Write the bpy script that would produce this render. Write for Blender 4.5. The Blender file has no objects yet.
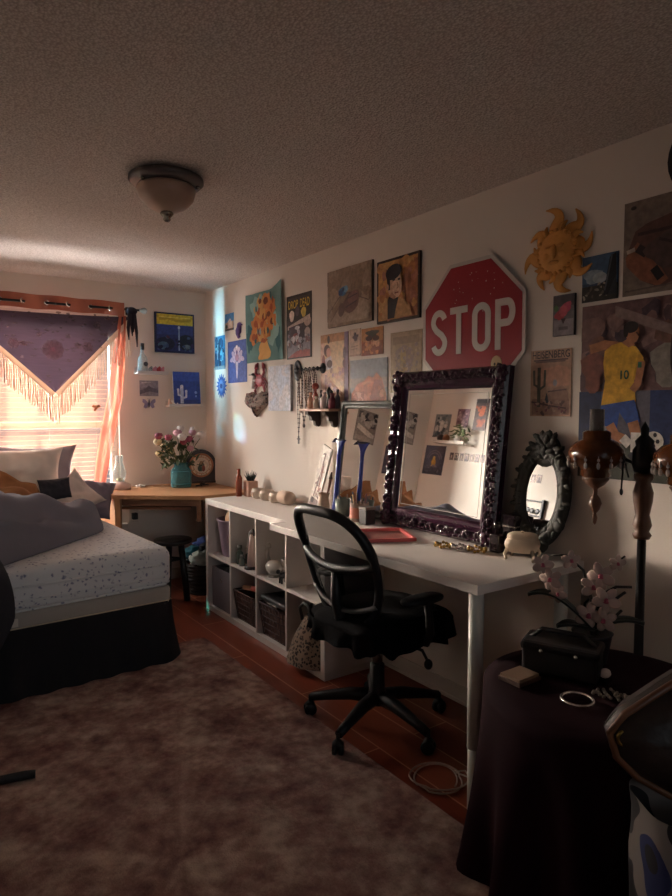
import bpy, bmesh, math, random
from math import sin, cos, pi, radians, sqrt, atan2
from mathutils import Vector, Matrix, Euler, noise as mnoise

random.seed(11)
S = bpy.context.scene
COL = S.collection

# ------------------------------------------------------------------ helpers
def lin(c):
    if isinstance(c, str):
        c = c.lstrip('#')
        c = [int(c[i:i + 2], 16) / 255 for i in (0, 2, 4)]
    return tuple((x / 12.92 if x <= .04045 else ((x + .055) / 1.055) ** 2.4) for x in c[:3])

_M = {}
def mat(name, col, rough=.6, metal=0., vary=.12, scale=14., bump=0., bscale=60., alpha=1., sheen=0., spec=.5, trans=0., stretch=None):
    """plain procedural material: base colour broken up by noise, optional bump / cut-out alpha / translucency"""
    if name in _M: return _M[name]
    m = bpy.data.materials.new(name); m.use_nodes = True
    N, L = m.node_tree.nodes, m.node_tree.links
    b = N['Principled BSDF']; out = N['Material Output']
    b.inputs['Roughness'].default_value = rough; b.inputs['Metallic'].default_value = metal
    b.inputs['Specular IOR Level'].default_value = spec
    if sheen: b.inputs['Sheen Weight'].default_value = sheen
    tc = N.new('ShaderNodeTexCoord'); nz = N.new('ShaderNodeTexNoise'); nz.inputs['Scale'].default_value = scale
    nz.inputs['Detail'].default_value = 4
    src = tc.outputs['Object']
    if stretch:
        mp = N.new('ShaderNodeMapping'); mp.inputs['Scale'].default_value = stretch
        L.new(src, mp.inputs['Vector']); src = mp.outputs['Vector']
    L.new(src, nz.inputs['Vector'])
    mx = N.new('ShaderNodeMix'); mx.data_type = 'RGBA'
    c = lin(col)
    mx.inputs['A'].default_value = (*[x * (1 - vary) for x in c], 1)
    mx.inputs['B'].default_value = (*[min(1, x * (1 + vary)) for x in c], 1)
    L.new(nz.outputs['Fac'], mx.inputs['Factor'])
    L.new(mx.outputs['Result'], b.inputs['Base Color'])
    if bump:
        n2 = N.new('ShaderNodeTexNoise'); n2.inputs['Scale'].default_value = bscale; n2.inputs['Detail'].default_value = 3
        L.new(src, n2.inputs['Vector'])
        bp = N.new('ShaderNodeBump'); bp.inputs['Strength'].default_value = bump; bp.inputs['Distance'].default_value = .01
        L.new(n2.outputs['Fac'], bp.inputs['Height']); L.new(bp.outputs['Normal'], b.inputs['Normal'])
    last = b.outputs['BSDF']
    if trans:
        t = N.new('ShaderNodeBsdfTranslucent'); L.new(mx.outputs['Result'], t.inputs['Color'])
        s = N.new('ShaderNodeMixShader'); s.inputs[0].default_value = trans
        L.new(last, s.inputs[1]); L.new(t.outputs[0], s.inputs[2]); last = s.outputs[0]
    if alpha < 1:
        t = N.new('ShaderNodeBsdfTransparent')
        s = N.new('ShaderNodeMixShader'); s.inputs[0].default_value = alpha
        L.new(t.outputs[0], s.inputs[1]); L.new(last, s.inputs[2]); last = s.outputs[0]
    if last != b.outputs['BSDF']: L.new(last, out.inputs['Surface'])
    _M[name] = m
    return m

def glassmat(name, tint, clear=.8, rough=.05):
    if name in _M: return _M[name]
    m = bpy.data.materials.new(name); m.use_nodes = True
    N, L = m.node_tree.nodes, m.node_tree.links
    b = N['Principled BSDF']; out = N['Material Output']
    b.inputs['Base Color'].default_value = (*lin(tint), 1); b.inputs['Roughness'].default_value = rough
    t = N.new('ShaderNodeBsdfTransparent'); t.inputs['Color'].default_value = (*lin(tint), 1)
    fr = N.new('ShaderNodeFresnel'); fr.inputs['IOR'].default_value = 1.45
    mth = N.new('ShaderNodeMath'); mth.operation = 'ADD'; mth.inputs[1].default_value = 1 - clear; mth.use_clamp = True
    ge = N.new('ShaderNodeNewGeometry'); inv = N.new('ShaderNodeMath'); inv.operation = 'SUBTRACT'; inv.inputs[0].default_value = 1; L.new(ge.outputs['Backfacing'], inv.inputs[1])
    mul = N.new('ShaderNodeMath'); mul.operation = 'MULTIPLY'; L.new(fr.outputs[0], mul.inputs[0]); L.new(inv.outputs[0], mul.inputs[1])
    L.new(mul.outputs[0], mth.inputs[0])
    s = N.new('ShaderNodeMixShader')
    L.new(mth.outputs[0], s.inputs[0]); L.new(t.outputs[0], s.inputs[1]); L.new(b.outputs[0], s.inputs[2])
    L.new(s.outputs[0], out.inputs['Surface'])
    _M[name] = m
    return m

def printmat():
    m = bpy.data.materials.new('printed_paper'); m.use_nodes = True
    N, L = m.node_tree.nodes, m.node_tree.links
    b = N['Principled BSDF']; b.inputs['Roughness'].default_value = .55; b.inputs['Specular IOR Level'].default_value = .3
    a = N.new('ShaderNodeAttribute'); a.attribute_name = 'Col'
    nz = N.new('ShaderNodeTexNoise'); nz.inputs['Scale'].default_value = 45; nz.inputs['Detail'].default_value = 5
    tc = N.new('ShaderNodeTexCoord'); L.new(tc.outputs['Object'], nz.inputs['Vector'])
    h = N.new('ShaderNodeHueSaturation')
    mr = N.new('ShaderNodeMapRange'); mr.inputs['From Min'].default_value = .3; mr.inputs['From Max'].default_value = .7
    mr.inputs['To Min'].default_value = .72; mr.inputs['To Max'].default_value = 1.25
    L.new(nz.outputs['Fac'], mr.inputs['Value']); L.new(mr.outputs[0], h.inputs['Value'])
    L.new(a.outputs['Color'], h.inputs['Color']); L.new(h.outputs['Color'], b.inputs['Base Color'])
    return m
PRINT = printmat()

class MB:
    """collects shapes; build() links them as one mesh"""
    def __init__(s): s.v, s.f, s.mi, s.sm, s.c = [], [], [], [], []
    def add(s, vs, fs, mi=0, sm=False, c=None):
        o = len(s.v); s.v += [tuple(v) for v in vs]
        for f in fs:
            s.f.append(tuple(i + o for i in f)); s.mi.append(mi); s.sm.append(sm); s.c.append(c)
        return s
    def bm(s, bm, mi=0, sm=False, M=None, c=None):
        bm.verts.index_update()
        vs = [(M @ v.co) if M else v.co.copy() for v in bm.verts]
        s.add(vs, [[v.index for v in f.verts] for f in bm.faces], mi, sm, c); bm.free(); return s
    def box(s, x0, y0, z0, x1, y1, z1, mi=0, bev=0., M=None, c=None, seg=2):
        b = bmesh.new(); bmesh.ops.create_cube(b, size=1)
        for v in b.verts:
            v.co = Vector(((x0 + x1) / 2 + v.co.x * (x1 - x0), (y0 + y1) / 2 + v.co.y * (y1 - y0), (z0 + z1) / 2 + v.co.z * (z1 - z0)))
        if bev: bmesh.ops.bevel(b, geom=list(b.edges), offset=bev, segments=seg, profile=.5, affect='EDGES')
        return s.bm(b, mi, bev > .012, M, c)
    def tube(s, pts, r, n=8, mi=0, cap=True, closed=False, c=None):
        pts = [Vector(p) for p in pts]; k = len(pts)
        rs = r if isinstance(r, (list, tuple)) else [r] * k
        vs, fs = [], []
        up = None
        for i, p in enumerate(pts):
            if closed: t = pts[(i + 1) % k] - pts[i - 1]
            else: t = pts[min(i + 1, k - 1)] - pts[max(i - 1, 0)]
            if t.length < 1e-9: t = Vector((0, 0, 1))
            t.normalize()
            if up is None: up = t.orthogonal().normalized()
            a = up - t * up.dot(t)
            if a.length < 1e-5: a = t.orthogonal()
            a.normalize(); up = a; bb = t.cross(a)
            for j in range(n):
                q = 2 * pi * j / n; vs.append(p + (a * cos(q) + bb * sin(q)) * rs[i])
        for i in range(k if closed else k - 1):
            for j in range(n):
                i2 = (i + 1) % k
                fs.append((i * n + j, i * n + (j + 1) % n, i2 * n + (j + 1) % n, i2 * n + j))
        s.add(vs, fs, mi, True, c)
        if cap and not closed:
            o = len(s.v) - len(vs)
            s.f.append(tuple(o + j for j in reversed(range(n)))); s.f.append(tuple(o + (k - 1) * n + j for j in range(n)))
            s.mi += [mi, mi]; s.sm += [False, False]; s.c += [c, c]
        return s
    def lathe(s, prof, n=24, mi=0, M=None, c=None, sx=1., sy=1.):
        vs, fs = [], []
        for r, z in prof:
            for j in range(n):
                a = 2 * pi * j / n; v = Vector((r * cos(a) * sx, r * sin(a) * sy, z)); vs.append(M @ v if M else v)
        for i in range(len(prof) - 1):
            for j in range(n):
                fs.append((i * n + j, i * n + (j + 1) % n, (i + 1) * n + (j + 1) % n, (i + 1) * n + j))
        s.add(vs, fs, mi, True, c)
        o = len(s.v) - len(vs)
        for row, rev in ((0, True), (len(prof) - 1, False)):
            if prof[row][0] > 1e-4:
                idx = [o + row * n + j for j in range(n)]
                s.f.append(tuple(reversed(idx)) if rev else tuple(idx)); s.mi.append(mi); s.sm.append(False); s.c.append(c)
        return s
    def ell(s, cx, cy, cz, rx, ry, rz, mi=0, n=12, m=8, M=None, c=None, e=1.0):
        vs, fs = [], []
        sg = lambda x, p: math.copysign(abs(x) ** p, x)
        for i in range(m + 1):
            t = -pi / 2 + pi * i / m
            for j in range(n):
                a = 2 * pi * j / n
                v = Vector((cx + rx * sg(cos(t), e) * sg(cos(a), e), cy + ry * sg(cos(t), e) * sg(sin(a), e), cz + rz * sg(sin(t), e)))
                vs.append(M @ v if M else v)
        for i in range(m):
            for j in range(n):
                fs.append((i * n + j, i * n + (j + 1) % n, (i + 1) * n + (j + 1) % n, (i + 1) * n + j))
        return s.add(vs, fs, mi, True, c)
    def grid(s, fn, nu, nv, mi=0, sm=True, closeu=False, c=None):
        vs = [fn(i / nu, j / nv) for i in range(nu + (0 if closeu else 1)) for j in range(nv + 1)]
        fs = []
        ku = nu if closeu else nu + 1
        for i in range(nu):
            i2 = (i + 1) % ku
            for j in range(nv):
                fs.append((i * (nv + 1) + j, i2 * (nv + 1) + j, i2 * (nv + 1) + j + 1, i * (nv + 1) + j + 1))
        return s.add(vs, fs, mi, sm, c)
    def prism(s, pts, z0, z1, mi=0, M=None, c=None):
        n = len(pts)
        vs = [Vector((x, y, z0)) for x, y in pts] + [Vector((x, y, z1)) for x, y in pts]
        if M: vs = [M @ v for v in vs]
        fs = [tuple(reversed(range(n))), tuple(range(n, 2 * n))] + [(i, (i + 1) % n, n + (i + 1) % n, n + i) for i in range(n)]
        return s.add(vs, fs, mi, False, c)
    def build(s, name, mats, parent=None, recenter=False):
        if not isinstance(mats, (list, tuple)): mats = [mats]
        off = Vector((0, 0, 0))
        if recenter:
            xs, ys, zs = zip(*s.v)
            off = Vector(((min(xs) + max(xs)) / 2, (min(ys) + max(ys)) / 2, min(zs)))
        me = bpy.data.meshes.new(name)
        me.from_pydata([Vector(v) - off for v in s.v], [], s.f)
        for m in mats: me.materials.append(m)
        me.polygons.foreach_set('material_index', s.mi); me.polygons.foreach_set('use_smooth', s.sm)
        if any(c is not None for c in s.c):
            a = me.color_attributes.new('Col', 'FLOAT_COLOR', 'CORNER')
            buf = []
            for p, c in zip(me.polygons, s.c):
                cc = (*lin(c or '#888888'), 1.); buf += list(cc) * p.loop_total
            a.data.foreach_set('color', buf)
        me.update()
        o = bpy.data.objects.new(name, me); COL.objects.link(o)
        if parent: o.parent = parent
        o.location = off
        return o

def tag(o, label, cat, group=None, kind=None):
    o['label'] = label; o['category'] = cat
    if group: o['group'] = group
    if kind: o['kind'] = kind
    return o
def thing(name, label, cat, loc=(0, 0, 0), rz=0., group=None, M=None):
    o = bpy.data.objects.new(name, None); COL.objects.link(o); o.empty_display_size = .05
    if M is not None: o.matrix_world = M
    else: o.location = loc; o.rotation_euler = (0, 0, rz)
    return tag(o, label, cat, group)
def single(name, mb, mats, label, cat, group=None, kind=None):
    return tag(mb.build(name, mats, None, True), label, cat, group, kind)
def struct(name, mb, mats, parent=None):
    o = mb.build(name, mats, parent)
    if parent is None: o['kind'] = 'structure'
    return o
def dup(o, parent=None):
    c = o.copy(); COL.objects.link(c)
    if parent: c.parent = parent
    for ch in list(o.children): dup(ch, c)
    return c

# frames: local x = right as seen, y = up, z = towards the room
def frameR(y, z, x=0.): return Matrix(((0, 0, -1, x), (-1, 0, 0, y), (0, 1, 0, z), (0, 0, 0, 1)))
def frameB(x, z, y=0.): return Matrix(((1, 0, 0, x), (0, 0, -1, y), (0, 1, 0, z), (0, 0, 0, 1)))
def frameL(y, z, x=-2.5): return Matrix(((0, 0, 1, x), (1, 0, 0, y), (0, 1, 0, z), (0, 0, 0, 1)))

class Flat(MB):
    """a flat printed thing of size w x h; artwork is laid on in thin layers of ink"""
    def __init__(s, w, h, t=.002, base='#dddddd', edge=None):
        super().__init__(); s.w, s.h, s.z = w, h, t
        s.box(-w / 2, -h / 2, .0, w / 2, h / 2, t, c=edge or base)
        s.rect(0, 0, 1, 1, base)
    def P(s, u, v): return ((u - .5) * s.w, (v - .5) * s.h)
    def raw(s, pts, c, z=None):
        s.z += .00012
        s.add([(x, y, s.z) for x, y in pts], [tuple(range(len(pts)))], 0, False, c); return s
    def poly(s, pts, c): return s.raw([s.P(*p) for p in pts], c)
    def rect(s, a, b, c_, d, c): return s.poly([(a, b), (c_, b), (c_, d), (a, d)], c)
    def ellp(s, u, v, ru, rv, c, rot=0., n=18, wob=0., seed=0):
        cx, cy = s.P(u, v); pts = []
        for i in range(n):
            a = 2 * pi * i / n; k = 1 + wob * sin(a * 3 + seed) + wob * .6 * sin(a * 5 + seed * 2.3)
            x, y = ru * s.w * cos(a) * k, rv * s.h * sin(a) * k
            px, py = cx + x * cos(rot) - y * sin(rot), cy + x * sin(rot) + y * cos(rot)
            pts.append((max(-s.w / 2 + .0005, min(s.w / 2 - .0005, px)), max(-s.h / 2 + .0005, min(s.h / 2 - .0005, py))))
        return s.raw(pts, c)
    def line(s, pts, wd, c):
        q = [Vector(s.P(*p)) for p in pts]
        s.z += .00012; L, R = [], []
        for i, p in enumerate(q):
            t = q[min(i + 1, len(q) - 1)] - q[max(i - 1, 0)]; t.normalize(); nn = Vector((-t.y, t.x)) * wd / 2
            L.append(p + nn); R.append(p - nn)
        vs = [(p.x, p.y, s.z) for p in R + L]; k = len(q)
        s.add(vs, [(i, i + 1, k + i + 1, k + i) for i in range(k - 1)], 0, False, c); return s
    def dabs(s, n, box, cols, size, asp=1., seed=1, rot=None):
        r = random.Random(seed)
        for i in range(n):
            u = r.uniform(box[0], box[2]); v = r.uniform(box[1], box[3]); k = size * r.uniform(.5, 1.3)
            s.ellp(u, v, k, k * asp * s.w / s.h, r.choice(cols), r.uniform(0, 3) if rot is None else rot, 9, .12, i)
        return s
    def text(s, body, u0, v0, u1, v1, c, bold=0.):
        cu = bpy.data.curves.new('t', 'FONT'); cu.body = body; cu.fill_mode = 'FRONT'; cu.offset = bold
        o = bpy.data.objects.new('t', cu); COL.objects.link(o)
        dg = bpy.context.evaluated_depsgraph_get(); ev = o.evaluated_get(dg); me = ev.to_mesh()
        vs = [v.co.copy() for v in me.vertices]; fs = [tuple(p.vertices) for p in me.polygons]
        ev.to_mesh_clear(); bpy.data.objects.remove(o); bpy.data.curves.remove(cu)
        if not vs: return s
        xs = [v.x for v in vs]; ys = [v.y for v in vs]
        s.z += .00012; out = []
        for v in vs:
            u = u0 + (u1 - u0) * (v.x - min(xs)) / (max(xs) - min(xs)); w = v0 + (v1 - v0) * (v.y - min(ys)) / max(1e-6, (max(ys) - min(ys)))
            x, y = s.P(u, w); out.append((x, y, s.z))
        s.add(out, fs, 0, False, c); return s
    def hang(s, name, label, cat, M, group=None, parent=None, rot=0.):
        o = s.build(name, [PRINT], parent)
        if parent is None:
            o.matrix_world = M @ Matrix.Rotation(rot, 4, 'Z'); tag(o, label, cat, group)
        return o

# ------------------------------------------------------------------ camera and light
H = 2.336; XL = -2.5; YR = -5.75
cam = bpy.data.cameras.new('camera'); co = bpy.data.objects.new('camera', cam); COL.objects.link(co)
co.location = (-2.1652, -4.9612, 1.3855); co.rotation_euler = (pi / 2 - .0613, 0, -.6126)
cam.sensor_fit = 'VERTICAL'; cam.sensor_height = 36; cam.sensor_width = 27; cam.lens = 635.2 / 896 * 36
cam.clip_start = .02
S.camera = co
S.view_settings.view_transform = 'Standard'; S.view_settings.look = 'None'
S.view_settings.gamma = 1; S.view_settings.exposure = .22
S.view_settings.use_curve_mapping = False
S.cycles.use_denoising = True
S.cycles.max_bounces = 10; S.cycles.diffuse_bounces = 5; S.cycles.transparent_max_bounces = 24
S.cycles.sample_clamp_indirect = 6

w = bpy.data.worlds.new('world'); S.world = w; w.use_nodes = True
w.node_tree.nodes['Background'].inputs[0].default_value = (.8, .85, 1, 1)
w.node_tree.nodes['Background'].inputs[1].default_value = .2

def area(name, loc, rot, sx, sy, power, col):
    l = bpy.data.lights.new(name, 'AREA'); l.shape = 'RECTANGLE'; l.size = sx; l.size_y = sy; l.energy = power; l.color = col
    o = bpy.data.objects.new(name, l); COL.objects.link(o); o.location = loc; o.rotation_euler = rot
    return o
WX0, WX1, WZ0, WZ1 = -1.72, -.715, .5, 2.03
def aim(o, tgt): o.rotation_euler = (Vector(tgt) - o.location).to_track_quat('-Z', 'Y').to_euler()
area('daylight_front', ((WX0 + WX1) / 2, .55, 1.45), (radians(-90), 0, 0), 1.7, 1.7, 6, (1, .70, .50))
sl = area('daylight_side', (-2.35, 1.55, 2.0), (0, 0, 0), 1.4, 1.8, 300, (1, .90, .81)); aim(sl, (-.45, -1.9, .95))
fl_ = area('daylight_far', (-1.95, 1.9, 1.95), (0, 0, 0), .9, 1.2, 48, (1, .78, .62)); aim(fl_, (-.2, -3.4, 1.1)); fl_.data.spread = radians(26)
gl = area('daylight_ground', (-1.2, .48, -.08), (0, 0, 0), 1.3, .35, 105, (1, .88, .82)); aim(gl, (-1.1, -1.45, 2.33)); gl.data.spread = radians(85)
rr = area('daylight_right', (.5, 1.9, 1.75), (0, 0, 0), 1.0, 1.4, 150, (1, .87, .77)); aim(rr, (-2.5, -.9, 1.4)); rr.data.spread = radians(45)
bl = area('daylight_blue', (-2.75, .49, 1.25), (0, 0, 0), .3, .5, 11, (.4, .82, 1)); aim(bl, (0, -.36, 1.95)); bl.data.spread = radians(30)
rl = area('rear_fill_light', (-2.0, -10.5, 2.2), (0, 0, 0), 2.4, 2.0, 62, (.98, .95, .92)); aim(rl, (-1.4, -2, .8))  # added fill lamp, shines in through the made-up rear window

# ------------------------------------------------------------------ the room
def wood_floor():
    m = bpy.data.materials.new('red_laminate'); m.use_nodes = True
    N, L = m.node_tree.nodes, m.node_tree.links; b = N['Principled BSDF']
    tc = N.new('ShaderNodeTexCoord'); mp = N.new('ShaderNodeMapping'); mp.inputs['Rotation'].default_value = (0, 0, pi / 2)
    L.new(tc.outputs['Object'], mp.inputs['Vector'])
    br = N.new('ShaderNodeTexBrick'); br.inputs['Scale'].default_value = 1; br.inputs['Brick Width'].default_value = 1.2
    br.inputs['Row Height'].default_value = .19; br.inputs['Mortar Size'].default_value = .0035; br.inputs['Mortar Smooth'].default_value = .2
    br.inputs['Color1'].default_value = (*lin('#7a3626'), 1); br.inputs['Color2'].default_value = (*lin('#8a4630'), 1)
    br.inputs['Mortar'].default_value = (*lin('#b98a70'), 1)
    L.new(mp.outputs[0], br.inputs['Vector'])
    mp2 = N.new('ShaderNodeMapping'); mp2.inputs['Scale'].default_value = (30, 2, 1); L.new(tc.outputs['Object'], mp2.inputs['Vector'])
    nz = N.new('ShaderNodeTexNoise'); nz.inputs['Scale'].default_value = 3; nz.inputs['Detail'].default_value = 6; L.new(mp2.outputs[0], nz.inputs['Vector'])
    mx = N.new('ShaderNodeMix'); mx.data_type = 'RGBA'; mx.blend_type = 'MULTIPLY'; mx.inputs['Factor'].default_value = .5
    cr = N.new('ShaderNodeMapRange'); cr.inputs['To Min'].default_value = .6; cr.inputs['To Max'].default_value = 1.2; L.new(nz.outputs['Fac'], cr.inputs['Value'])
    L.new(br.outputs['Color'], mx.inputs['A']); L.new(cr.outputs[0], mx.inputs['B']); L.new(mx.outputs['Result'], b.inputs['Base Color'])
    b.inputs['Roughness'].default_value = .33
    return m
def popcorn():
    m = bpy.data.materials.new('popcorn_ceiling'); m.use_nodes = True
    N, L = m.node_tree.nodes, m.node_tree.links; b = N['Principled BSDF']; b.inputs['Roughness'].default_value = .95
    tc = N.new('ShaderNodeTexCoord')
    nz = N.new('ShaderNodeTexNoise'); nz.inputs['Scale'].default_value = 90; nz.inputs['Detail'].default_value = 4; L.new(tc.outputs['Object'], nz.inputs['Vector'])
    vo = N.new('ShaderNodeTexVoronoi'); vo.inputs['Scale'].default_value = 130; L.new(tc.outputs['Object'], vo.inputs['Vector'])
    ad = N.new('ShaderNodeMath'); ad.operation = 'SUBTRACT'; L.new(nz.outputs['Fac'], ad.inputs[0]); L.new(vo.outputs['Distance'], ad.inputs[1])
    cr = N.new('ShaderNodeMapRange'); cr.inputs['From Min'].default_value = -.25; cr.inputs['From Max'].default_value = .4; L.new(ad.outputs[0], cr.inputs['Value'])
    mx = N.new('ShaderNodeMix'); mx.data_type = 'RGBA'; L.new(cr.outputs[0], mx.inputs['Factor'])
    mx.inputs['A'].default_value = (*lin('#bfb3ab'), 1); mx.inputs['B'].default_value = (*lin('#e6ddd6'), 1)
    L.new(mx.outputs['Result'], b.inputs['Base Color'])
    bp = N.new('ShaderNodeBump'); bp.inputs['Strength'].default_value = .5; bp.inputs['Distance'].default_value = .008
    L.new(ad.outputs[0], bp.inputs['Height']); L.new(bp.outputs['Normal'], b.inputs['Normal'])
    return m
WALL = mat('cream_paint', '#dfd5ca', .8, vary=.03, scale=3, bump=.08, bscale=160)
TRIM = mat('white_trim', '#cfc6bb', .5, vary=.03)
WHITE = mat('white_laminate', '#d6cfca', .38, vary=.02, scale=5)
struct('floor', MB().box(XL - .1, YR - .1, -.1, .1, .1, 0), wood_floor())
struct('ceiling', MB().box(XL - .1, YR - .1, H, .1, .1, H + .1), popcorn())
struct('wall_right', MB().box(0, YR - .1, 0, .1, .1, H), WALL)
struct('wall_left', MB().box(XL - .1, YR - .1, 0, XL, .1, H), WALL)
RX0, RX1 = -2.45, -.95
b = MB().box(XL, YR - .1, 0, RX0, YR, H).box(RX1, YR - .1, 0, 0, YR, H).box(RX0, YR - .1, 0, RX1, YR, .75).box(RX0, YR - .1, 2.1, RX1, YR, H)
struct('wall_rear', b, WALL)
b = MB()
b.box(XL, 0, 0, WX0, .12, H).box(WX1, 0, 0, 0, .12, H).box(WX0, 0, 0, WX1, .12, WZ0).box(WX0, 0, WZ1, WX1, .12, H)
struct('wall_back', b, WALL)
def base_profile(mb, a, bb, axis):
    pass
struct('baseboard_right', MB().box(-.012, YR, 0, 0, -.0, .085, bev=.003).box(-.016, YR, 0, 0, 0, .02, bev=.003), TRIM)
struct('baseboard_back', MB().box(XL + .012, -.012, 0, -.016, 0, .085, bev=.003), TRIM)
struct('baseboard_left', MB().box(XL, YR, 0, XL + .012, -.012, .085, bev=.003), TRIM)
# unseen window, added in the rear wall to let in fill light
f = MB()
for a_ in ((RX0, YR - .08, .75, RX0 + .05, YR - .02, 2.1), (RX1 - .05, YR - .08, .75, RX1, YR - .02, 2.1), (RX0 + .05, YR - .08, .75, RX1 - .05, YR - .02, .8), (RX0 + .05, YR - .08, 2.05, RX1 - .05, YR - .02, 2.1), (-1.725, YR - .075, .8, -1.675, YR - .025, 2.05)):
    f.box(*a_, bev=.004)
w2 = struct('added_rear_window', f, TRIM)
MB().box(RX0 + .05, YR - .052, .8, RX1 - .05, YR - .048, 2.05).build('window_pane', glassmat('window_glass', '#f4f8fa', .96), w2)
MB().box(RX0 - .04, YR - .02, .72, RX1 + .04, YR + .06, .75, bev=.006).build('window_sill', TRIM, w2)
# window
f = MB()
for a_ in ((WX0, .05, WZ0, WX0 + .05, .11, WZ1), (WX1 - .05, .05, WZ0, WX1, .11, WZ1), (WX0 + .05, .05, WZ0, WX1 - .05, .11, WZ0 + .05), (WX0 + .05, .05, WZ1 - .05, WX1 - .05, .11, WZ1), (WX0 + .05, .06, 1.24, WX1 - .05, .10, 1.29)):
    f.box(*a_, bev=.004)
wf = struct('window_1', f, TRIM)
MB().box(WX0 + .05, .078, WZ0 + .05, WX1 - .05, .082, WZ1 - .05).build('window_pane', glassmat('window_glass', '#f4f8fa', .96), wf)
MB().box(WX0 - .04, -.05, WZ0 - .03, WX1 + .04, .05, WZ0, bev=.006).build('window_sill', TRIM, wf)
# ------------------------------------------------------------------ window dressing
BLACKM = mat('black_metal', '#1b191b', .4, .6)
SILVER = mat('silver_ring', '#d8d4cf', .25, .9)
t = thing('window_blind', 'white horizontal slat blind behind the sheer curtain in the window', 'blind', ((WX0 + WX1) / 2, .02, WZ1 - .04))
hw = (WX1 - WX0) / 2 - .03
MB().box(-hw, -.015, 0, hw, .02, .03, bev=.004).build('headrail', TRIM, t)
BLIND = mat('blind_slat', '#9c8f80', .5, vary=.02, trans=.3)
m = MB(); z = -.015; i = 0
while z > -1.42:
    dz, dy = .0012, .0042
    m.add([(-hw, -dy, z - dz), (hw, -dy, z - dz), (hw, 0, z + .0015), (-hw, 0, z + .0015), (hw, dy, z + dz), (-hw, dy, z + dz)], [(0, 1, 2, 3), (3, 2, 4, 5)], 0, True)
    z -= .034
m.build('slats', BLIND, t)
m = MB()
for x in (-hw * .7, 0, hw * .7): m.tube([(x, -.013, 0), (x, -.013, -1.42)], .0012, 5)
m.build('ladder_cord', BLIND, t)
MB().box(-hw, -.012, -1.45, hw, .012, -1.43, bev=.004).build('bottom_rail', TRIM, t)

t = thing('curtain_rod', 'black curtain rod with clear knob end above the window', 'curtain rod', (-.58, -.10, 2.135))
MB().tube([(.0, 0, 0), (-1.28, 0, -.012)], .009, 12).build('rod', BLACKM, t)
MB().lathe([(.001, 0), (.012, .002), (.012, .012), (.02, .025), (.024, .04), (.018, .055), (.001, .062)], 14, M=Matrix.Rotation(pi / 2, 4, 'Y')).build('finial', mat('clear_knob', '#c9d3d2', .15, .3), t)
MB().tube([(-.06, 0, -.005), (-.06, .1, -.005)], .006, 8).box(-.075, .09, -.03, -.045, .10, .03, bev=.003).build('bracket', BLACKM, t)

CORAL = mat('coral_header_cloth', '#a3604c', .85, vary=.08, scale=30, bump=.1, trans=.1)
SHEER = mat('sheer_peach_cloth', '#d99a78', .8, vary=.05, scale=40, trans=.6, alpha=.16, stretch=(6, 6, .5))
SALMON = mat('coral_gathered_cloth', '#d57c66', .8, vary=.1, scale=20, trans=.5, alpha=.84, stretch=(8, 8, .5))
GX = [-.79 - .148 * k for k in range(7)]
def wave(x):  # sheet passes behind the rod between the first two rings, in front between the next two ...
    k = (-.79 - x) / .148
    return .032 * sin(pi * k)
def xr(z):
    q = [(2.2, -.70), (2.05, -.70), (1.75, -.715), (1.45, -.745), (1.2, -.80), (.9, -.865), (.63, -.915), (.3, -.95)]
    for (z0, x0), (z1, x1) in zip(q, q[1:]):
        if z >= z1: return x0 + (x1 - x0) * (z0 - z) / (z0 - z1)
    return q[-1][1]
t = thing('curtain', 'sheer peach and coral eyelet curtain covering the bright window', 'curtain', (-1.25, -.10, .5))
def hd(u, v):
    x = -1.80 + (1.10) * u; z = 2.083 + .100 * v + .008 * sin(pi * (-.79 - x) / .148)
    return (x + 1.25, wave(x), z - .5)
MB().grid(hd, 110, 4).build('header_band', CORAL, t)
def pn(u, v):
    z = .35 + (2.075 - .35) * v; r_ = xr(z); x = -1.80 + (r_ + 1.80) * u
    xt = -1.80 + 1.10 * u
    am = .75 + .25 * v
    return (x + 1.25, wave(xt) * am + .006 * sin(u * 61 + v * 3), z - .5)
MB().grid(pn, 150, 26).build('panel', SHEER, t)
def gt(u, v):
    z = .45 + (2.075 - .45) * v; r_ = xr(z) + .004
    wd = .055 + .05 * sin(pi * min(1, max(0, (v - .05) / .95))) * (1 if v > .3 else .9)
    x = r_ - wd * (1 - u)
    return (x + 1.25, -.05 + .016 * sin(u * 11 + 1.5 * v) , z - .5)
MB().grid(gt, 40, 26).build('gathered_edge', SALMON, t)
for x in GX:
    m = MB(); R_ = Matrix.Translation((x + 1.25, 0, 1.632)) @ Matrix.Rotation(radians(22), 4, 'Z')
    m.tube([R_ @ Vector((0.017 * cos(a) , .017 * sin(a) * .35, .017 * sin(a) * .94)) for a in [2 * pi * k / 16 for k in range(16)]], .0055, 8, closed=True)
    m.build('grommet', SILVER, t)

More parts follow.
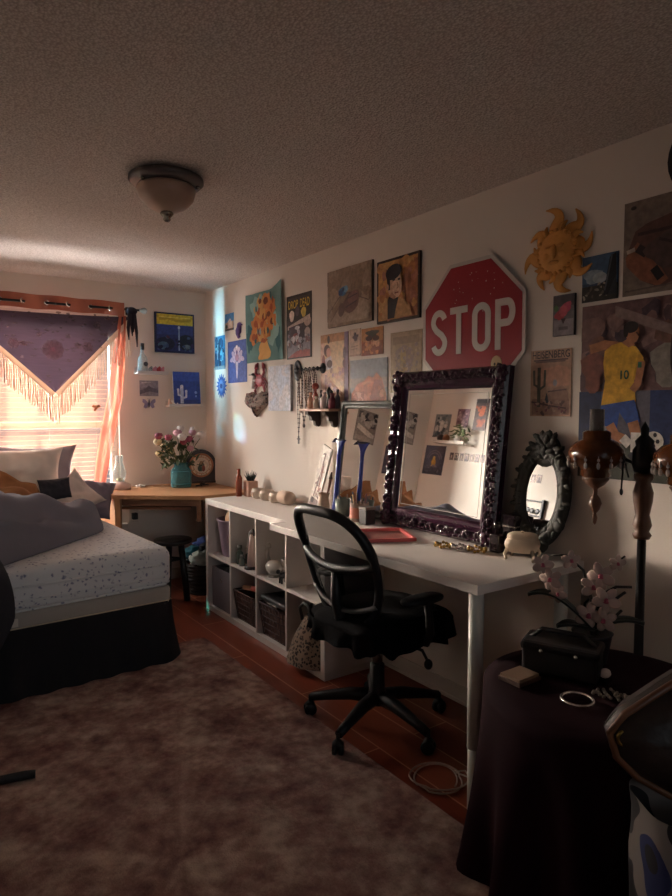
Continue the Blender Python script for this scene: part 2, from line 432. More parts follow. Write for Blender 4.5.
# fringed shawl
t = thing('shawl', 'dark purple floral shawl with cream fringe hung in a triangle over the window', 'shawl', (-1.2, -.15, 1.3))
tl, tr_, tip = Vector((-1.80, 0, 2.052)), Vector((-.665, 0, 2.072)), Vector((-1.2, 0, 1.50))
org = Vector((-1.2, 0, 1.3))
SHAWL = mat('purple_shawl_cloth', '#372b38', .9, vary=.4, scale=9, trans=.12, alpha=.985, stretch=(1, 1, 9))
def sh(u, v):
    top = tl.lerp(tr_, u); k = v
    p = top.lerp(tip, k)
    sag = -.010 * sin(pi * u) * (1 - k) ** 3
    return (p.x + 1.2, .012 * sin(9 * k + 3 * sin(pi * u)) * (1 - k * .5), p.z - 1.3 + sag)
CREAM = mat('cream_trim', '#dcc6b4', .8, vary=.12, scale=60, trans=.4)
m = MB()
for a_, b_ in ((tl, tip), (tip, tr_)):
    d = (b_ - a_).normalized(); nn = Vector((-d.z, 0, d.x)); nn = nn if nn.z < 0 else -nn
    o4 = [a_, b_, b_ + nn * .032, a_ + nn * .032]
    m.add([(p.x + 1.2, -.004, p.z - 1.3) for p in o4] + [(p.x + 1.2, .0, p.z - 1.3) for p in o4], [(0, 1, 2, 3), (7, 6, 5, 4), (0, 4, 5, 1), (2, 6, 7, 3)])
m.build('trim_band', CREAM, t)
m = MB(); r = random.Random(3)
for a_, b_, n in ((tl, tip, 62), (tip, tr_, 52)):
    for i in range(n):
        p = a_.lerp(b_, (i + .5) / n); x = p.x + 1.2 + r.uniform(-.003, .003); z0 = p.z - 1.3 - .03; L_ = .185 + r.uniform(-.02, .02)
        if a_ is tip and i > n * .8: L_ *= 1.25
        m.tube([(x, 0, z0), (x + r.uniform(-.004, .004), -.004, z0 - L_ * .5), (x + r.uniform(-.006, .006), r.uniform(-.004, .004), z0 - L_)], [.0034, .003, .0034], 4)
fr = m.build('fringe', mat('fringe_yarn', '#c0a08c', .85, vary=.3, scale=40, trans=.25), t)
m = MB().grid(sh, 40, 24, 2)
FLW = mat('shawl_embroidery', '#b58f98', .9, vary=.2, trans=.75, alpha=.4)
def flower(cx, cz, R, pet):
    for k in range(pet):
        a = 2 * pi * k / pet
        m.ell(cx + R * .6 * cos(a), -.017, cz + R * .6 * sin(a), R * .38, .002, R * .38, 0, 8, 5)
    m.ell(cx, -.018, cz, R * .3, .003, R * .3, 1, 8, 5)
for x, z, R, p in ((-.01, .50, .075, 9), (-.26, .53, .04, 6), (.22, .53, .04, 6), (-.2, .535, .022, 5), (.15, .54, .022, 5), (-.36, .68, .035, 6), (.29, .69, .03, 6), (-.10, .60, .02, 5), (.09, .60, .02, 5)):
    flower(x, z, R, p)
r5 = random.Random(61)
for k in range(70):
    x = r5.uniform(-.48, .45); zt = r5.uniform(.0, 1.); zz = .77 - zt * max(0, .56 - abs(x)) * .95
    m.ell(x, -.016, zz, r5.uniform(.008, .02), .002, r5.uniform(.004, .009), 0, 6, 4)
for s_ in (-1, 1):
    for k in range(7): m.ell(s_ * (.08 + .045 * k), -.017, .49 + .02 * k + .012 * (-1) ** k, .014, .002, .007, 0, 6, 4)
m.build('cloth', [FLW, mat('shawl_rose', '#b5606c', .9, trans=.75, alpha=.45), SHAWL], t)
DK = mat('dark_knot_cloth', '#1d1622', .9, vary=.2)
m = MB(); m.ell(.545, -.01, .815, .042, .028, .03, 0, 10, 8)
for k, (x0, x1, L_) in enumerate(((.525, .515, .22), (.545, .55, .16), (.56, .575, .27), (.54, .54, .19))):
    m.tube([(x0, -.01, .82), (x0 + .3 * (x1 - x0), -.02, .75), (x1, -.012 - .004 * k, .82 - L_ * .6), (x1 + .005, -.012, .82 - L_)], [.014, .014, .012, .004], 7)
m.build('knotted_end', DK, t)
single('curtain_ornament', MB().ell(-.925, -.155, 1.395, .012, .004, .012).ell(-.94, -.155, 1.405, .016, .003, .01).ell(-.91, -.155, 1.405, .016, .003, .01).ell(-.935, -.155, 1.38, .01, .003, .01),
       mat('copper_ornament', '#b0643c', .5), 'small copper butterfly clipped to the sheer curtain near its right edge', 'ornament')

# ------------------------------------------------------------------ back wall pictures and shelves
p = Flat(.325, .315, .02, '#232a4e', '#15172a')
p.rect(.04, .70, .96, .96, '#c9b440').line([(.1, .83), (.35, .86), (.6, .80), (.92, .84)], .02, '#a7922f').line([(.1, .88), (.9, .89)], .006, '#e3d478')
p.rect(.04, .04, .96, .70, '#2a3566').rect(.04, .45, .96, .70, '#31407c').ellp(.25, .22, .24, .17, '#20263f').ellp(.2, .17, .14, .1, '#4d6a7e').ellp(.78, .27, .2, .2, '#1d2a38').ellp(.8, .16, .1, .06, '#6c7f86')
p.line([(.6, .68), (.6, .06)], .012, '#8fa4c8').ellp(.6, .64, .03, .04, '#d4dcec').dabs(30, (.06, .06, .94, .4), ['#3a3158', '#1d2240', '#41587a', '#542f49'], .045, .7, 4)
p.hang('wall_art', 'square dark blue picture with a yellow band on top, on the window wall', 'picture', frameB(-.268, 1.993), 'pictures on the window wall')
p = Flat(.148, .122, .003, '#77717c')
p.rect(0, .55, 1, 1, '#8d8890').poly([(0, .35), (.3, .5), (.5, .68), (.62, .55), (1, .42), (1, 0), (0, 0)], '#5d5660').poly([(0, .1), (.5, .3), (1, .2), (1, 0), (0, 0)], '#8a8085').line([(.1, .85), (.6, .9)], .008, '#b5b0b4')
p.hang('photo_print', 'small grey landscape photo print under the bottle shelf', 'picture', frameB(-.481, 1.548), 'pictures on the window wall')
m = MB()
for s_ in (-1, 1):
    m.prism([(s_ * .004, .0), (s_ * .03, .03), (s_ * .05, .035), (s_ * .052, .01), (s_ * .035, -.004), (s_ * .045, -.03), (s_ * .025, -.04), (s_ * .004, -.012)][::s_], .001, .004, 0)
m.box(-.004, -.03, .001, .004, .025, .007, 1, .001).tube([(0, .025, .004), (-.012, .04, .004)], .0012, 5, 1).tube([(0, .025, .004), (.012, .04, .004)], .0012, 5, 1)
o = m.build('paper_butterfly', [mat('lilac_paper', '#8e86a4', .7), mat('dark_body', '#4b4560', .7)]); o.matrix_world = frameB(-.483, 1.43)
tag(o, 'lilac paper butterfly stuck below the grey photo print', 'butterfly')
# acrylic ledge with bottle
def ledge(x0, x1, z, dep, name, label, mt):
    m = MB().box(x0, -dep, z, x1, 0, z + .012, bev=.003).box(x0, -dep, z + .012, x1, -dep + .008, z + .024, bev=.002).box(x0, -.006, z + .012, x1, 0, z + .05, bev=.002)
    return single(name, m, mt, label, 'shelf')
ledge(-.60, -.355, 1.655, .10, 'wall_ledge', 'narrow clear white ledge holding a bottle, near the curtain', mat('frosted_acrylic', '#d3cdc8', .3, vary=.03))
t = thing('glass_bottle', 'clear glass bottle with black cap on the ledge beside the curtain', 'bottle', (-.545, -.055, 1.667))
MB().lathe([(.001, 0), (.034, .0), (.036, .01), (.036, .10), (.028, .125), (.012, .145), (.011, .175), (.001, .176)], 16).build('body', glassmat('clear_glass', '#eef3f3', .86), t)
MB().lathe([(.001, .176), (.014, .176), (.014, .225), (.001, .226)], 14).build('cap', mat('black_cap', '#17151a', .4), t)
MB().prism([(.018 * cos(a), .018 * sin(a)) for a in [k * pi / 8 for k in range(16)]], 0, .002, M=Matrix.Translation((.012, -.0365, .065)) @ Matrix.Rotation(pi / 2, 4, 'X') @ Matrix.Rotation(.0, 4, 'Y')).build('emblem', mat('dark_emblem', '#2b2a30', .6), t)
r = random.Random(5)
for k, x in enumerate((-.485, -.452, -.42, -.39)):
    nm = ['small clear glass trinket next to the bottle on the ledge', 'pink rounded trinket left of the red one on the ledge', 'red glossy trinket in the middle of the pink ones on the ledge', 'small pink trinket at the right end of the bottle ledge'][k]
    single('trinket', MB().ell(x, -.055, 1.69, .018, .016, .022, 0, 10, 8).ell(x + .006, -.06, 1.708, .01, .01, .012, 0, 8, 6), [glassmat('clear_glass', '#eef3f3', .86), mat('pink_gloss', '#c9838a', .3), mat('red_gloss', '#b0413f', .3), mat('pink_gloss', '#c9838a', .3)][k], nm, 'trinket')
ledge(-.35, -.075, 1.402, .09, 'picture_ledge', 'white picture ledge carrying the blue cactus picture, near the room corner', TRIM)
p = Flat(.225, .268, .012, '#33478f', '#c9cbd0')
p.rect(0, .72, 1, 1, '#3b52a2').rect(.0, .0, 1, .16, '#2b3a76')
for pts, wd in (([(.30, .05), (.31, .55)], .026), ([(.31, .28), (.18, .30), (.17, .46)], .018), ([(.31, .2), (.46, .24), (.47, .42)], .018)): p.line(pts, wd, '#e3e2e6')
p.ellp(.31, .56, .06, .05, '#e3e2e6').ellp(.17, .46, .045, .04, '#e3e2e6').ellp(.47, .42, .045, .04, '#e3e2e6')
p.line([(.29, .1), (.30, .5)], .003, '#8d97c0').line([(.33, .1), (.34, .5)], .003, '#8d97c0').ellp(.83, .38, .05, .045, '#8fa3d6').line([(.83, .3), (.83, .24)], .012, '#8fa3d6')
M = frameB(-.19, 1.55, -.045) @ Matrix.Rotation(radians(-5), 4, 'X')
p.hang('wall_art', 'blue picture of a white cactus standing on the white ledge by the corner', 'picture', M, 'pictures on the window wall')
for k, (x, c, h_) in enumerate(((-.335, '#e0b9a0', .055), (-.31, '#efe6dc', .04), (-.285, '#d9cfc4', .03))):
    single('figurine', MB().lathe([(.001, 0), (.014, .001), (.015, h_ * .3), (.008, h_ * .65), (.010, h_ * .85), (.001, h_)], 12, M=Matrix.Translation((x, -.055, 1.426 - .012))).ell(x + .01, -.06, 1.428, .012, .01, .012),
           mat('figurine_%d' % k, c, .5), ['tall peach figurine at the left end of the white ledge', 'cream figurine second from the left end of the white ledge', 'low beige figurine at the foot of the blue cactus picture'][k], 'figurine')
single('power_outlet', MB().box(-.655, -.006, .50, -.585, 0, .615, bev=.003).box(-.64, -.05, .525, -.60, -.004, .575, 1, .006), [TRIM, mat('black_plastic', '#17161a', .45)], 'black plug in the white wall outlet behind the stool', 'outlet')

# ------------------------------------------------------------------ bed
LINENBUMP = dict(bump=.25, bscale=12)
def sheetmat():
    m = bpy.data.materials.new('floral_sheet'); m.use_nodes = True
    N, L = m.node_tree.nodes, m.node_tree.links; b = N['Principled BSDF']; b.inputs['Roughness'].default_value = .85
    tc = N.new('ShaderNodeTexCoord')
    nz = N.new('ShaderNodeTexNoise'); nz.inputs['Scale'].default_value = 26; L.new(tc.outputs['Object'], nz.inputs['Vector'])
    mv = N.new('ShaderNodeMix'); mv.data_type = 'VECTOR'; mv.inputs['Factor'].default_value = .04
    L.new(tc.outputs['Object'], mv.inputs['A']); L.new(nz.outputs['Color'], mv.inputs['B'])
    v = N.new('ShaderNodeTexVoronoi'); v.inputs['Scale'].default_value = 40; L.new(mv.outputs['Result'], v.inputs['Vector'])
    r1 = N.new('ShaderNodeValToRGB'); e = r1.color_ramp.elements
    e[0].position = .12; e[0].color = (*lin('#767a92'), 1); e[1].position = .34; e[1].color = (*lin('#cfcfd0'), 1)
    L.new(v.outputs['Distance'], r1.inputs['Fac']); L.new(r1.outputs['Color'], b.inputs['Base Color'])
    return m
t = thing('bed', 'bed with floral white sheet and dark skirt below the curtained window', 'bed', (-.915, -1.62, 0), radians(2.5))
W_, LN = 1.46, 1.42
SHEET = sheetmat()
m = MB().box(-W_, 0, .405, 0, LN, .63, bev=.055, seg=4)
m.build('mattress', SHEET, t)
m = MB()
for zz in (.465, .535, .405 + .02):   # tucked folds in the sheet
    m.tube([(-W_ + .05, -.004, zz - .012), (-.7, -.007, zz), (-.05, -.004, zz + .006), (-.006, .05, zz + .004), (-.004, .7, zz), (-.006, LN - .05, zz)], .008, 6)
m.build('sheet_fold', SHEET, t)
bs = MB().box(-W_ + .008, .008, .325, -.008, LN, .415, bev=.02, seg=3).build('box_spring', mat('box_spring_cloth', '#a49b92', .85, vary=.05), t)
MB().tube([(-W_ + .01, .004, .333), (-.03, .004, .333), (-.004, .03, .333), (-.004, LN, .333)], .007, 8).build('piping', mat('pale_piping', '#cbb79c', .7), bs)
MB().box(-.86, .004, .345, -.78, .009, .385, bev=.002).build('sewn_tag', TRIM, bs)
def skirt(u, v):
    # u runs along the foot then up the right side
    Ltot = W_ + LN; d = u * Ltot; out = .008 + .045 * (1 - v) ** 1.5 + .010 * sin(d * 42) * (1 - v)
    z = .012 + .325 * v
    if d < W_ - .06: return (-W_ + d, -out, z)
    if d < W_ + .06:
        a = (d - W_ + .06) / .12 * pi / 2; q = .06
        return (-.06 + (q + out) * sin(a), .06 - (q + out) * cos(a), z)
    return (out, d - W_, z)
MB().grid(skirt, 260, 8).build('bed_skirt', mat('navy_skirt_cloth', '#0b0a11', .9, vary=.2), t)

def pillow(name, label, w_, h_, th, M, mt, cat='pillow', group='pillows along the window', seed=0, corner=.15):
    m = MB()
    def f(sgn):
        def g(u, v):
            a, b_ = 2 * u - 1, 2 * v - 1
            k = max(0, (1 - a ** 4) * (1 - b_ ** 4)) ** .55
            x = a * w_ / 2 * (1 - corner * (1 - abs(a)) * 0 - corner * (1 - b_ * b_) * a * a)
            y = b_ * h_ / 2 * (1 - corner * (1 - a * a) * b_ * b_)
            n = mnoise.noise((a * 1.7 + seed, b_ * 1.7, seed * 3.1)) * .42 + mnoise.noise((a * 5 + seed, b_ * 4, seed)) * .2 + .10 * sin(a * 9 + b_ * 5 + 3 * sin(b_ * 2 + seed)) * (1 - a * a) * k
            return (x, y, sgn * th / 2 * k * (1 + n))
        return g
    m.grid(f(1), 26, 22); m.grid(lambda u, v: f(-1)(1 - u, v), 26, 22)
    o = m.build(name, mt); o.matrix_world = M
    return tag(o, label, cat, group)
def PM(x, y, z, lean, rz=0., roll=0.):
    return Matrix.Translation((x, y, z)) @ Matrix.Rotation(rz, 4, 'Z') @ Matrix.Rotation(radians(lean), 4, 'X') @ Matrix.Rotation(roll, 4, 'Z')
pillow('pillow', 'large rumpled pale pillow propped in front of the grey one', .64, .44, .19, PM(-1.51, -.37, .93, 70, .05, -.04), mat('pale_pillow_cloth', '#dccabd', .85, **LINENBUMP), seed=2)
pillow('pillow', 'grey mauve pillow standing against the curtain behind the pale one', .62, .46, .14, PM(-1.40, -.24, .925, 76, -.03, -.05), mat('grey_pillow_cloth', '#8c7f86', .85, **LINENBUMP), seed=5)
pillow('cushion', 'small white cushion with a pointed corner right of the dark cushion', .34, .31, .11, PM(-1.19, -.52, .80, 58, .1, .55), mat('white_cushion_cloth', '#cbbab0', .85, **LINENBUMP), 'cushion', 'pillows along the window', 7, .2)
pillow('cushion', 'little dark navy cushion between the pale pillow and white cushion', .20, .15, .07, PM(-1.30, -.56, .865, 68, 0, .05), mat('dark_cushion_cloth', '#1f1c26', .85), 'cushion', 'pillows along the window', 9, .08)
pillow('cushion', 'dark grey cushion lying by the gathered coral curtain edge', .36, .30, .12, PM(-1.06, -.36, .765, 52, -.2, -.2), mat('slate_cushion_cloth', '#6d6470', .85, **LINENBUMP), 'cushion', 'pillows along the window', 12, .08)

# golden brown throw, duvet, dark throw
def fold(mbx, fn, nu, nv, mt, name, label, cat):
    mbx.grid(fn, nu, nv); o = single(name, mbx, mt, label, cat); sd = o.modifiers.new('solid', 'SOLIDIFY'); sd.thickness = .012; return o
def throw(u, v):
    x = -1.95 + .62 * u; y = -.74 + .30 * v
    z = .76 + (.36 - .24 * u) * (.35 + .65 * v) + .035 * sin(u * 8 + v * 13) + .03 * sin(v * 22 - u * 5) * (1 - v) + .03 * mnoise.noise((x * 6, y * 6, 2))
    if u > .86: z -= (u - .86) * 1.3
    return (x, y, max(z, .645))
fold(MB(), throw, 50, 40, mat('golden_brown_cloth', '#8a5a36', .9, vary=.25, scale=8, stretch=(3, 9, 1)), 'throw_blanket', 'golden brown crumpled blanket in front of the pale pillow', 'blanket')
P1 = Vector((-1.80, -1.60)); dA = Vector((.72, .69)); dB = Vector((-.69, .72))
def duv(u, v):
    a = -.55 + 1.62 * u; ang = v                      # v: 0 front foot .. 1 back foot
    endk = max(0., min(1., (1.07 - a) / .26)); endk = sqrt(1 - (1 - endk) ** 2)
    b_ = -.03 + .66 * v
    f1 = sin(pi * min(1, v / .62)) ** .55 if v < .62 else 0
    f2 = sin(pi * min(1, max(0, (v - .42) / .58))) ** .7 if v > .42 else 0
    h = max(.25 * f1, .30 * f2) * (.86 + .14 * sin(a * 5))
    n = .036 * sin(8 * v * 2.2 + a * 4.5) + .030 * abs(sin(a * 7.5 - v * 6 + 1.6 * sin(a * 4 + v * 5))) - .02 + .014 * sin(a * 21 + v * 15 + 3 * sin(v * 6)) + .035 * mnoise.noise((a * 3.2, v * 4.2, 1.3)) + .016 * mnoise.noise((a * 9, v * 9, 5))
    e = min(1, v * 7) * min(1, (1 - v) * 7)
    h = max(0, (h + n * e)) * endk
    bb = (b_ - .28) * (.55 + .45 * endk) + .28 - .035 * (sin(pi * min(1, v * 3)) if v < .34 else 0)
    p = P1 + dA * a + dB * bb
    return (max(p.x, XL + .03), p.y, .636 + h)
m = MB().grid(duv, 90, 60); m.grid(lambda u, v: (duv(u, v)[0], duv(u, v)[1], .634), 30, 20)
single('duvet', m, mat('blue_grey_duvet_cloth', '#6b6871', .9, vary=.08, scale=6, bump=.15, bscale=30), 'bunched blue grey duvet heaped on the middle of the bed', 'duvet')
def dth(u, v):
    x = -2.38 + .60 * u; hang = v
    y = -1.60 - .13 * min(1, hang * 5) - .10 * sin(pi * hang) - .02 * sin(u * 16 + hang * 3)
    z = .68 - .52 * hang ** 1.2 + .03 * sin(u * 9)
    x += .05 * sin(pi * hang) * u - .16 * u * max(0, hang - .55)
    return (x, y, z)
fold(MB(), dth, 40, 30, mat('dark_grey_throw_cloth', '#2c2a2f', .95, vary=.15), 'throw_blanket', 'dark grey throw hanging over the bed end at the left picture edge', 'blanket')
# ------------------------------------------------------------------ corner desk
OAK = mat('oak_veneer', '#b98a62', .45, vary=.15, scale=6, stretch=(2, 14, 2))
t = thing('corner_desk', 'light oak corner desk between the bed and the white cube shelf', 'desk', (-.45, -.4, 0))
loc = Vector((-.45, -.4, 0))
def L2(pts): return [(x + .45, y + .4) for x, y in pts]
MB().prism(L2([(-.905, -.46), (-.42, -.85), (-.02, -.85), (-.02, -.02), (-.905, -.02)]), .757, .785).build('desktop', OAK, t)
MB().prism(L2([(-.86, -.39), (-.84, -.41), (-.41, -.76), (-.41, -.70), (-.83, -.36)]), .70, .757).build('apron', mat('dark_oak', '#7a5238', .5, vary=.15), t)
MB().prism(L2([(-.80, -.30), (-.40, -.62), (-.30, -.40), (-.70, -.12)]), .655, .675).build('keyboard_tray', mat('brown_tray', '#8a5a40', .45, vary=.12), t)
MB().prism(L2([(-.89, -.445), (-.86, -.47), (-.84, -.44), (-.84, -.05), (-.89, -.05)]), 0, .757).build('side_panel', OAK, t)
MB().prism(L2([(-.06, -.80), (-.03, -.80), (-.03, -.06), (-.06, -.06)]), 0, .757).build('side_panel', OAK, t)
MB().prism(L2([(-.43, -.80), (-.405, -.82), (-.30, -.60), (-.325, -.58)]), .60, .757).build('apron_end', mat('dark_oak', '#7a5238', .5, vary=.15), t)
ZD = .785
# vase + bouquet
t = thing('flower_vase', 'turquoise glass jar of flowers on the oak corner desk', 'vase', (-.335, -.275, ZD))
VP = [(.001, 0), (.072, 0), (.078, .008), (.079, .11), (.070, .14), (.052, .158), (.05, .175), (.056, .178), (.056, .186), (.048, .187), (.045, .16), (.062, .135), (.070, .11), (.068, .012), (.001, .01)]
MB().lathe(VP, 28).build('jar', glassmat('teal_glass', '#8fd0d8', .80), t)
m = MB()
for z in (.03, .125): m.tube([(.0795 * cos(2 * pi * k / 28), .0795 * sin(2 * pi * k / 28), z) for k in range(28)], .002, 5, closed=True)
m.build('embossed_ring', glassmat('teal_glass_ring', '#7cc0ca', .6), t)
MB().lathe([(.001, .012), (.066, .012), (.068, .08), (.001, .08)], 24).build('water', glassmat('water', '#d5eef0', .97), t)
bq = thing('flower_bouquet', 'bunch of pink, white and cream roses standing in the turquoise jar', 'flowers', (-.335, -.275, ZD + .02))
r = random.Random(21)
GRN = mat('stem_green', '#4c5636', .7); LEAF = mat('leaf_green', '#4a5538', .65, vary=.3)
FC = [mat('rose_pink', '#a8566a', .7), mat('rose_white', '#d9cdc6', .7), mat('rose_cream', '#d8c39a', .7), mat('rose_red', '#8a3a4e', .7), mat('rose_pale', '#c99aa6', .7)]
fl = [(-.195, .38, 3), (-.20, .335, 2), (-.10, .365, 0), (-.13, .30, 2), (-.045, .40, 4), (.02, .43, 1), (.10, .42, 1), (.14, .38, 1), (.06, .35, 0), (.0, .33, 3), (.13, .33, 1), (-.07, .26, 2), (.05, .28, 4), (-.15, .24, 2), (.09, .40, 4), (-.02, .37, 1)]
stems = MB()
for i, (dx, dz, ci) in enumerate(fl):
    dy = r.uniform(-.09, .07)
    stems.tube([(r.uniform(-.03, .03), r.uniform(-.03, .03), .0), (dx * .15, dy * .2, .15), (dx * .6, dy * .6, .15 + (dz - .15) * .55), (dx, dy, dz - .015)], .0026, 5)
    m = MB(); R_ = r.uniform(.028, .040)
    m.ell(dx, dy, dz, R_ * .62, R_ * .62, R_ * .75, 0, 10, 7)
    for ring, (rr, zz, n) in enumerate(((R_ * .55, .004, 5), (R_ * .85, -.006, 6))):
        for k in range(n):
            a = 2 * pi * k / n + ring * .5
            M = Matrix.Translation((dx + rr * .7 * cos(a), dy + rr * .7 * sin(a), dz + zz)) @ Matrix.Rotation(a, 4, 'Z') @ Matrix.Rotation(radians(28), 4, 'Y')
            m.ell(0, 0, 0, R_ * .2, R_ * .55, R_ * .62, 0, 8, 6, M=M)
    m.build('flower', FC[ci], bq)
stems.build('stems', GRN, bq)
m = MB()
for i in range(95):
    a = r.uniform(0, 2 * pi); rad = r.uniform(.03, .17); z = r.uniform(.14, .36); s_ = r.uniform(.022, .042)
    if rad > .12 and z < .2: z += .06
    M = Matrix.Translation((rad * cos(a) * 1.05 - .02, rad * sin(a) * .55, z)) @ Matrix.Rotation(a, 4, 'Z') @ Matrix.Rotation(r.uniform(-1.2, 1.), 4, 'Y') @ Matrix.Rotation(r.uniform(-.8, .8), 4, 'X')
    m.add([M @ Vector(q) for q in ((-s_, 0, 0), (-s_ * .3, s_ * .42, .004), (s_ * .5, s_ * .35, .006), (s_ * 1.2, 0, 0), (s_ * .5, -s_ * .35, .006), (-s_ * .3, -s_ * .42, .004), (s_ * .1, 0, -.004))],
          [(0, 1, 6), (1, 2, 6), (2, 3, 6), (3, 4, 6), (4, 5, 6), (5, 0, 6)], 0, True)
m.build('leaves', LEAF, bq)
# round clock-like plaque
t = thing('mantel_clock', 'dark wooden arched mantel clock with a round dial in the room corner', 'clock', (-.10, -.105, ZD), radians(-14))
DW = mat('dark_walnut', '#2d211d', .35, vary=.25)
pts = [(-.165, 0), (-.15, .03)] + [(-.118 * cos(a) * (1.02) , .145 + .128 * sin(a)) for a in [(-.28 + k * (pi + .56) / 22) for k in range(23)]][:] + [(.15, .03), (.165, 0)]
MB().prism(pts, -.03, .03, M=Matrix.Rotation(pi / 2, 4, 'X')).box(-.18, -.04, 0, .18, .04, .02, bev=.006).build('case', DW, t)
m = MB(); M = Matrix.Translation((0, -.031, .145)) @ Matrix.Rotation(pi / 2, 4, 'X')
m.tube([M @ Vector((.09 * cos(2 * pi * k / 32), .09 * sin(2 * pi * k / 32), 0)) for k in range(32)], .008, 8, closed=True)
m.build('bezel', mat('copper_bezel', '#a86f4c', .35, .5), t)
F = Flat(.17, .17, .0022, '#d8c4ae'); F.v, F.f, F.mi, F.sm, F.c = [], [], [], [], []; F.z = .0
F.ellp(.5, .5, .5, .5, '#d2b9a0', n=32).ellp(.5, .5, .40, .40, '#b98a70', n=32).ellp(.5, .5, .37, .37, '#d8c8b4', n=32)
for k in range(12):
    a = 2 * pi * k / 12; F.line([(.5 + .41 * cos(a), .5 + .41 * sin(a)), (.5 + .47 * cos(a), .5 + .47 * sin(a))], .004, '#3c2a22')
F.ellp(.5, .45, .14, .24, '#6d6a5c').ellp(.5, .62, .09, .1, '#9a7f62').ellp(.42, .35, .1, .14, '#4f5c50').ellp(.6, .35, .08, .15, '#8c4e40').line([(.5, .5), (.62, .72)], .004, '#241a16').line([(.5, .5), (.28, .56)], .005, '#241a16')
F.ellp(.5, .5, .025, .025, '#241a16')
d_ = F.build('dial', PRINT, t); d_.matrix_local = Matrix.Translation((0, -.0315, .145)) @ Matrix.Rotation(pi / 2, 4, 'X')
# oil lamp with glass chimney
t = thing('table_lamp', 'small white lamp with clear glass chimney at the left end of the oak desk', 'lamp', (-.765, -.14, ZD))
MB().lathe([(.001, 0), (.075, 0), (.085, .012), (.08, .035), (.05, .05), (.03, .058), (.001, .06)], 24).build('base', mat('pink_white_glaze', '#d8bdb4', .35), t)
MB().lathe([(.032, .055), (.046, .09), (.05, .125), (.036, .165), (.026, .2), (.025, .25), (.027, .252), (.023, .25), (.024, .2), (.034, .165), (.047, .125), (.043, .09), (.03, .06)], 22).build('chimney', glassmat('clear_glass', '#eef3f3', .86), t)
MB().lathe([(.001, .055), (.022, .055), (.022, .075), (.008, .085), (.001, .086)], 14).build('burner', mat('pale_brass', '#c7b38d', .3, .8), t)
single('ring_dish', MB().lathe([(.001, ZD), (.03, ZD), (.04, ZD + .015), (.036, ZD + .015), (.001, ZD + .005)], 18, M=Matrix.Translation((-.60, -.12, 0))).ell(-.60, -.12, ZD + .016, .012, .012, .012, 0, 8, 6), mat('white_glaze', '#d9cfc8', .3), 'small white dish beside the glass lamp on the oak desk', 'dish')
single('folded_glasses', MB().tube([(-.24, -.33, ZD + .006), (-.20, -.35, ZD + .012), (-.16, -.35, ZD + .012), (-.13, -.32, ZD + .006)], .005, 6).tube([(-.20, -.34, ZD + .014), (-.16, -.31, ZD + .02)], .012, 8), mat('black_plastic', '#17161a', .45), 'small black object lying to the right of the flower jar', 'object')

# stool, hamper and clothes under the desk
t = thing('stool', 'black round wooden stool tucked beside the bed', 'stool', (-.53, -.60, 0))
BW = mat('black_wood', '#141518', .4, vary=.2)
MB().lathe([(.001, .425), (.115, .425), (.132, .432), (.137, .445), (.132, .456), (.06, .45), (.001, .449)], 32).build('seat', BW, t)
for k in range(3):
    a = radians(-20 + 120 * k); M = Matrix.Rotation(a, 4, 'Z')
    m = MB().tube([M @ Vector((.055, 0, .43)), M @ Vector((.095, 0, .0))], [.022, .024], 12); m.build('leg', BW, t)
m = MB().tube([(.070 * cos(radians(-20 + 120 * k)), .070 * sin(radians(-20 + 120 * k)), .31) for k in range(3)], .01, 8, closed=True).build('stretcher', BW, t)
t = thing('hamper', 'dark brown woven basket on the floor under the oak desk', 'basket', (-.235, -.47, 0))
m = MB()
for k in range(9): 
    q = .13 + .002 * k
    m.tube([(q * cos(2 * pi * j / 24), q * sin(2 * pi * j / 24), .014 + .025 * k) for j in range(24)], .014, 6, closed=True)
m.lathe([(.001, .002), (.12, .002), (.125, .012), (.001, .012)], 24).build('weave', mat('dark_wicker', '#2a1a17', .7, vary=.3, bump=.4, bscale=80), t)
for k, (c, x, y, z, s_, lb) in enumerate((('#24606e', -.275, -.45, .29, .085, 'teal crumpled garment on the dark basket under the oak desk'), ('#c9cfc6', -.27, -.54, .275, .08, 'white crumpled garment spilling over the front of the dark basket'), ('#2c3d78', -.19, -.45, .34, .09, 'blue crumpled garment on top of the dark basket'), ('#1d1c22', -.235, -.53, .345, .05, 'black balled sock on the white garment in the dark basket'))):
    m = MB()
    def cl(u, v, x=x, y=y, z=z, s_=s_, k=k):
        a = 2 * pi * u; b_ = -pi / 2 + pi * v
        n = 1 + .35 * mnoise.noise((3 * cos(a) * cos(b_) + k * 5, 3 * sin(a) * cos(b_), 3 * sin(b_))) + .12 * sin(9 * b_ + 5 * a)
        return (x + s_ * 1.25 * n * cos(a) * cos(b_), y + s_ * n * sin(a) * cos(b_), z + s_ * .75 * n * sin(b_))
    m.grid(cl, 26, 16, closeu=True)
    single('garment', m, mat('garment_%d' % k, c, .9, vary=.3, scale=20), lb, 'clothes', 'clothes on the dark basket')

# ------------------------------------------------------------------ white cube shelf (4 x 2)
YK = -.878; DEP = .39; XF = -.40
t = thing('cube_shelf', 'white four by two cube shelf unit standing along the right wall', 'shelf unit', (XF, YK - .735, 0))
def K(y0, y1, z0, z1, x0=0., x1=DEP): return MB().box(x0, y0, z0, x1, y1, z1, bev=.0015)
K(-.735, .735, .732, .77).build('top_panel', WHITE, t); K(-.735, .735, 0, .038).build('bottom_panel', WHITE, t)
K(.697, .735, .038, .732).build('side_panel', WHITE, t); K(-.735, -.697, .038, .732).build('side_panel', WHITE, t)
cellw = (1.394 - 3 * .016) / 4
for k in range(3):
    y = .697 - (k + 1) * cellw - k * .016
    K(y - .016, y, .038, .732).build('divider', WHITE, t)
K(-.697, .697, .377, .393, .002, DEP - .002).build('middle_shelf', WHITE, t)
def cell(k): return YK - .038 - cellw / 2 - k * (cellw + .016)
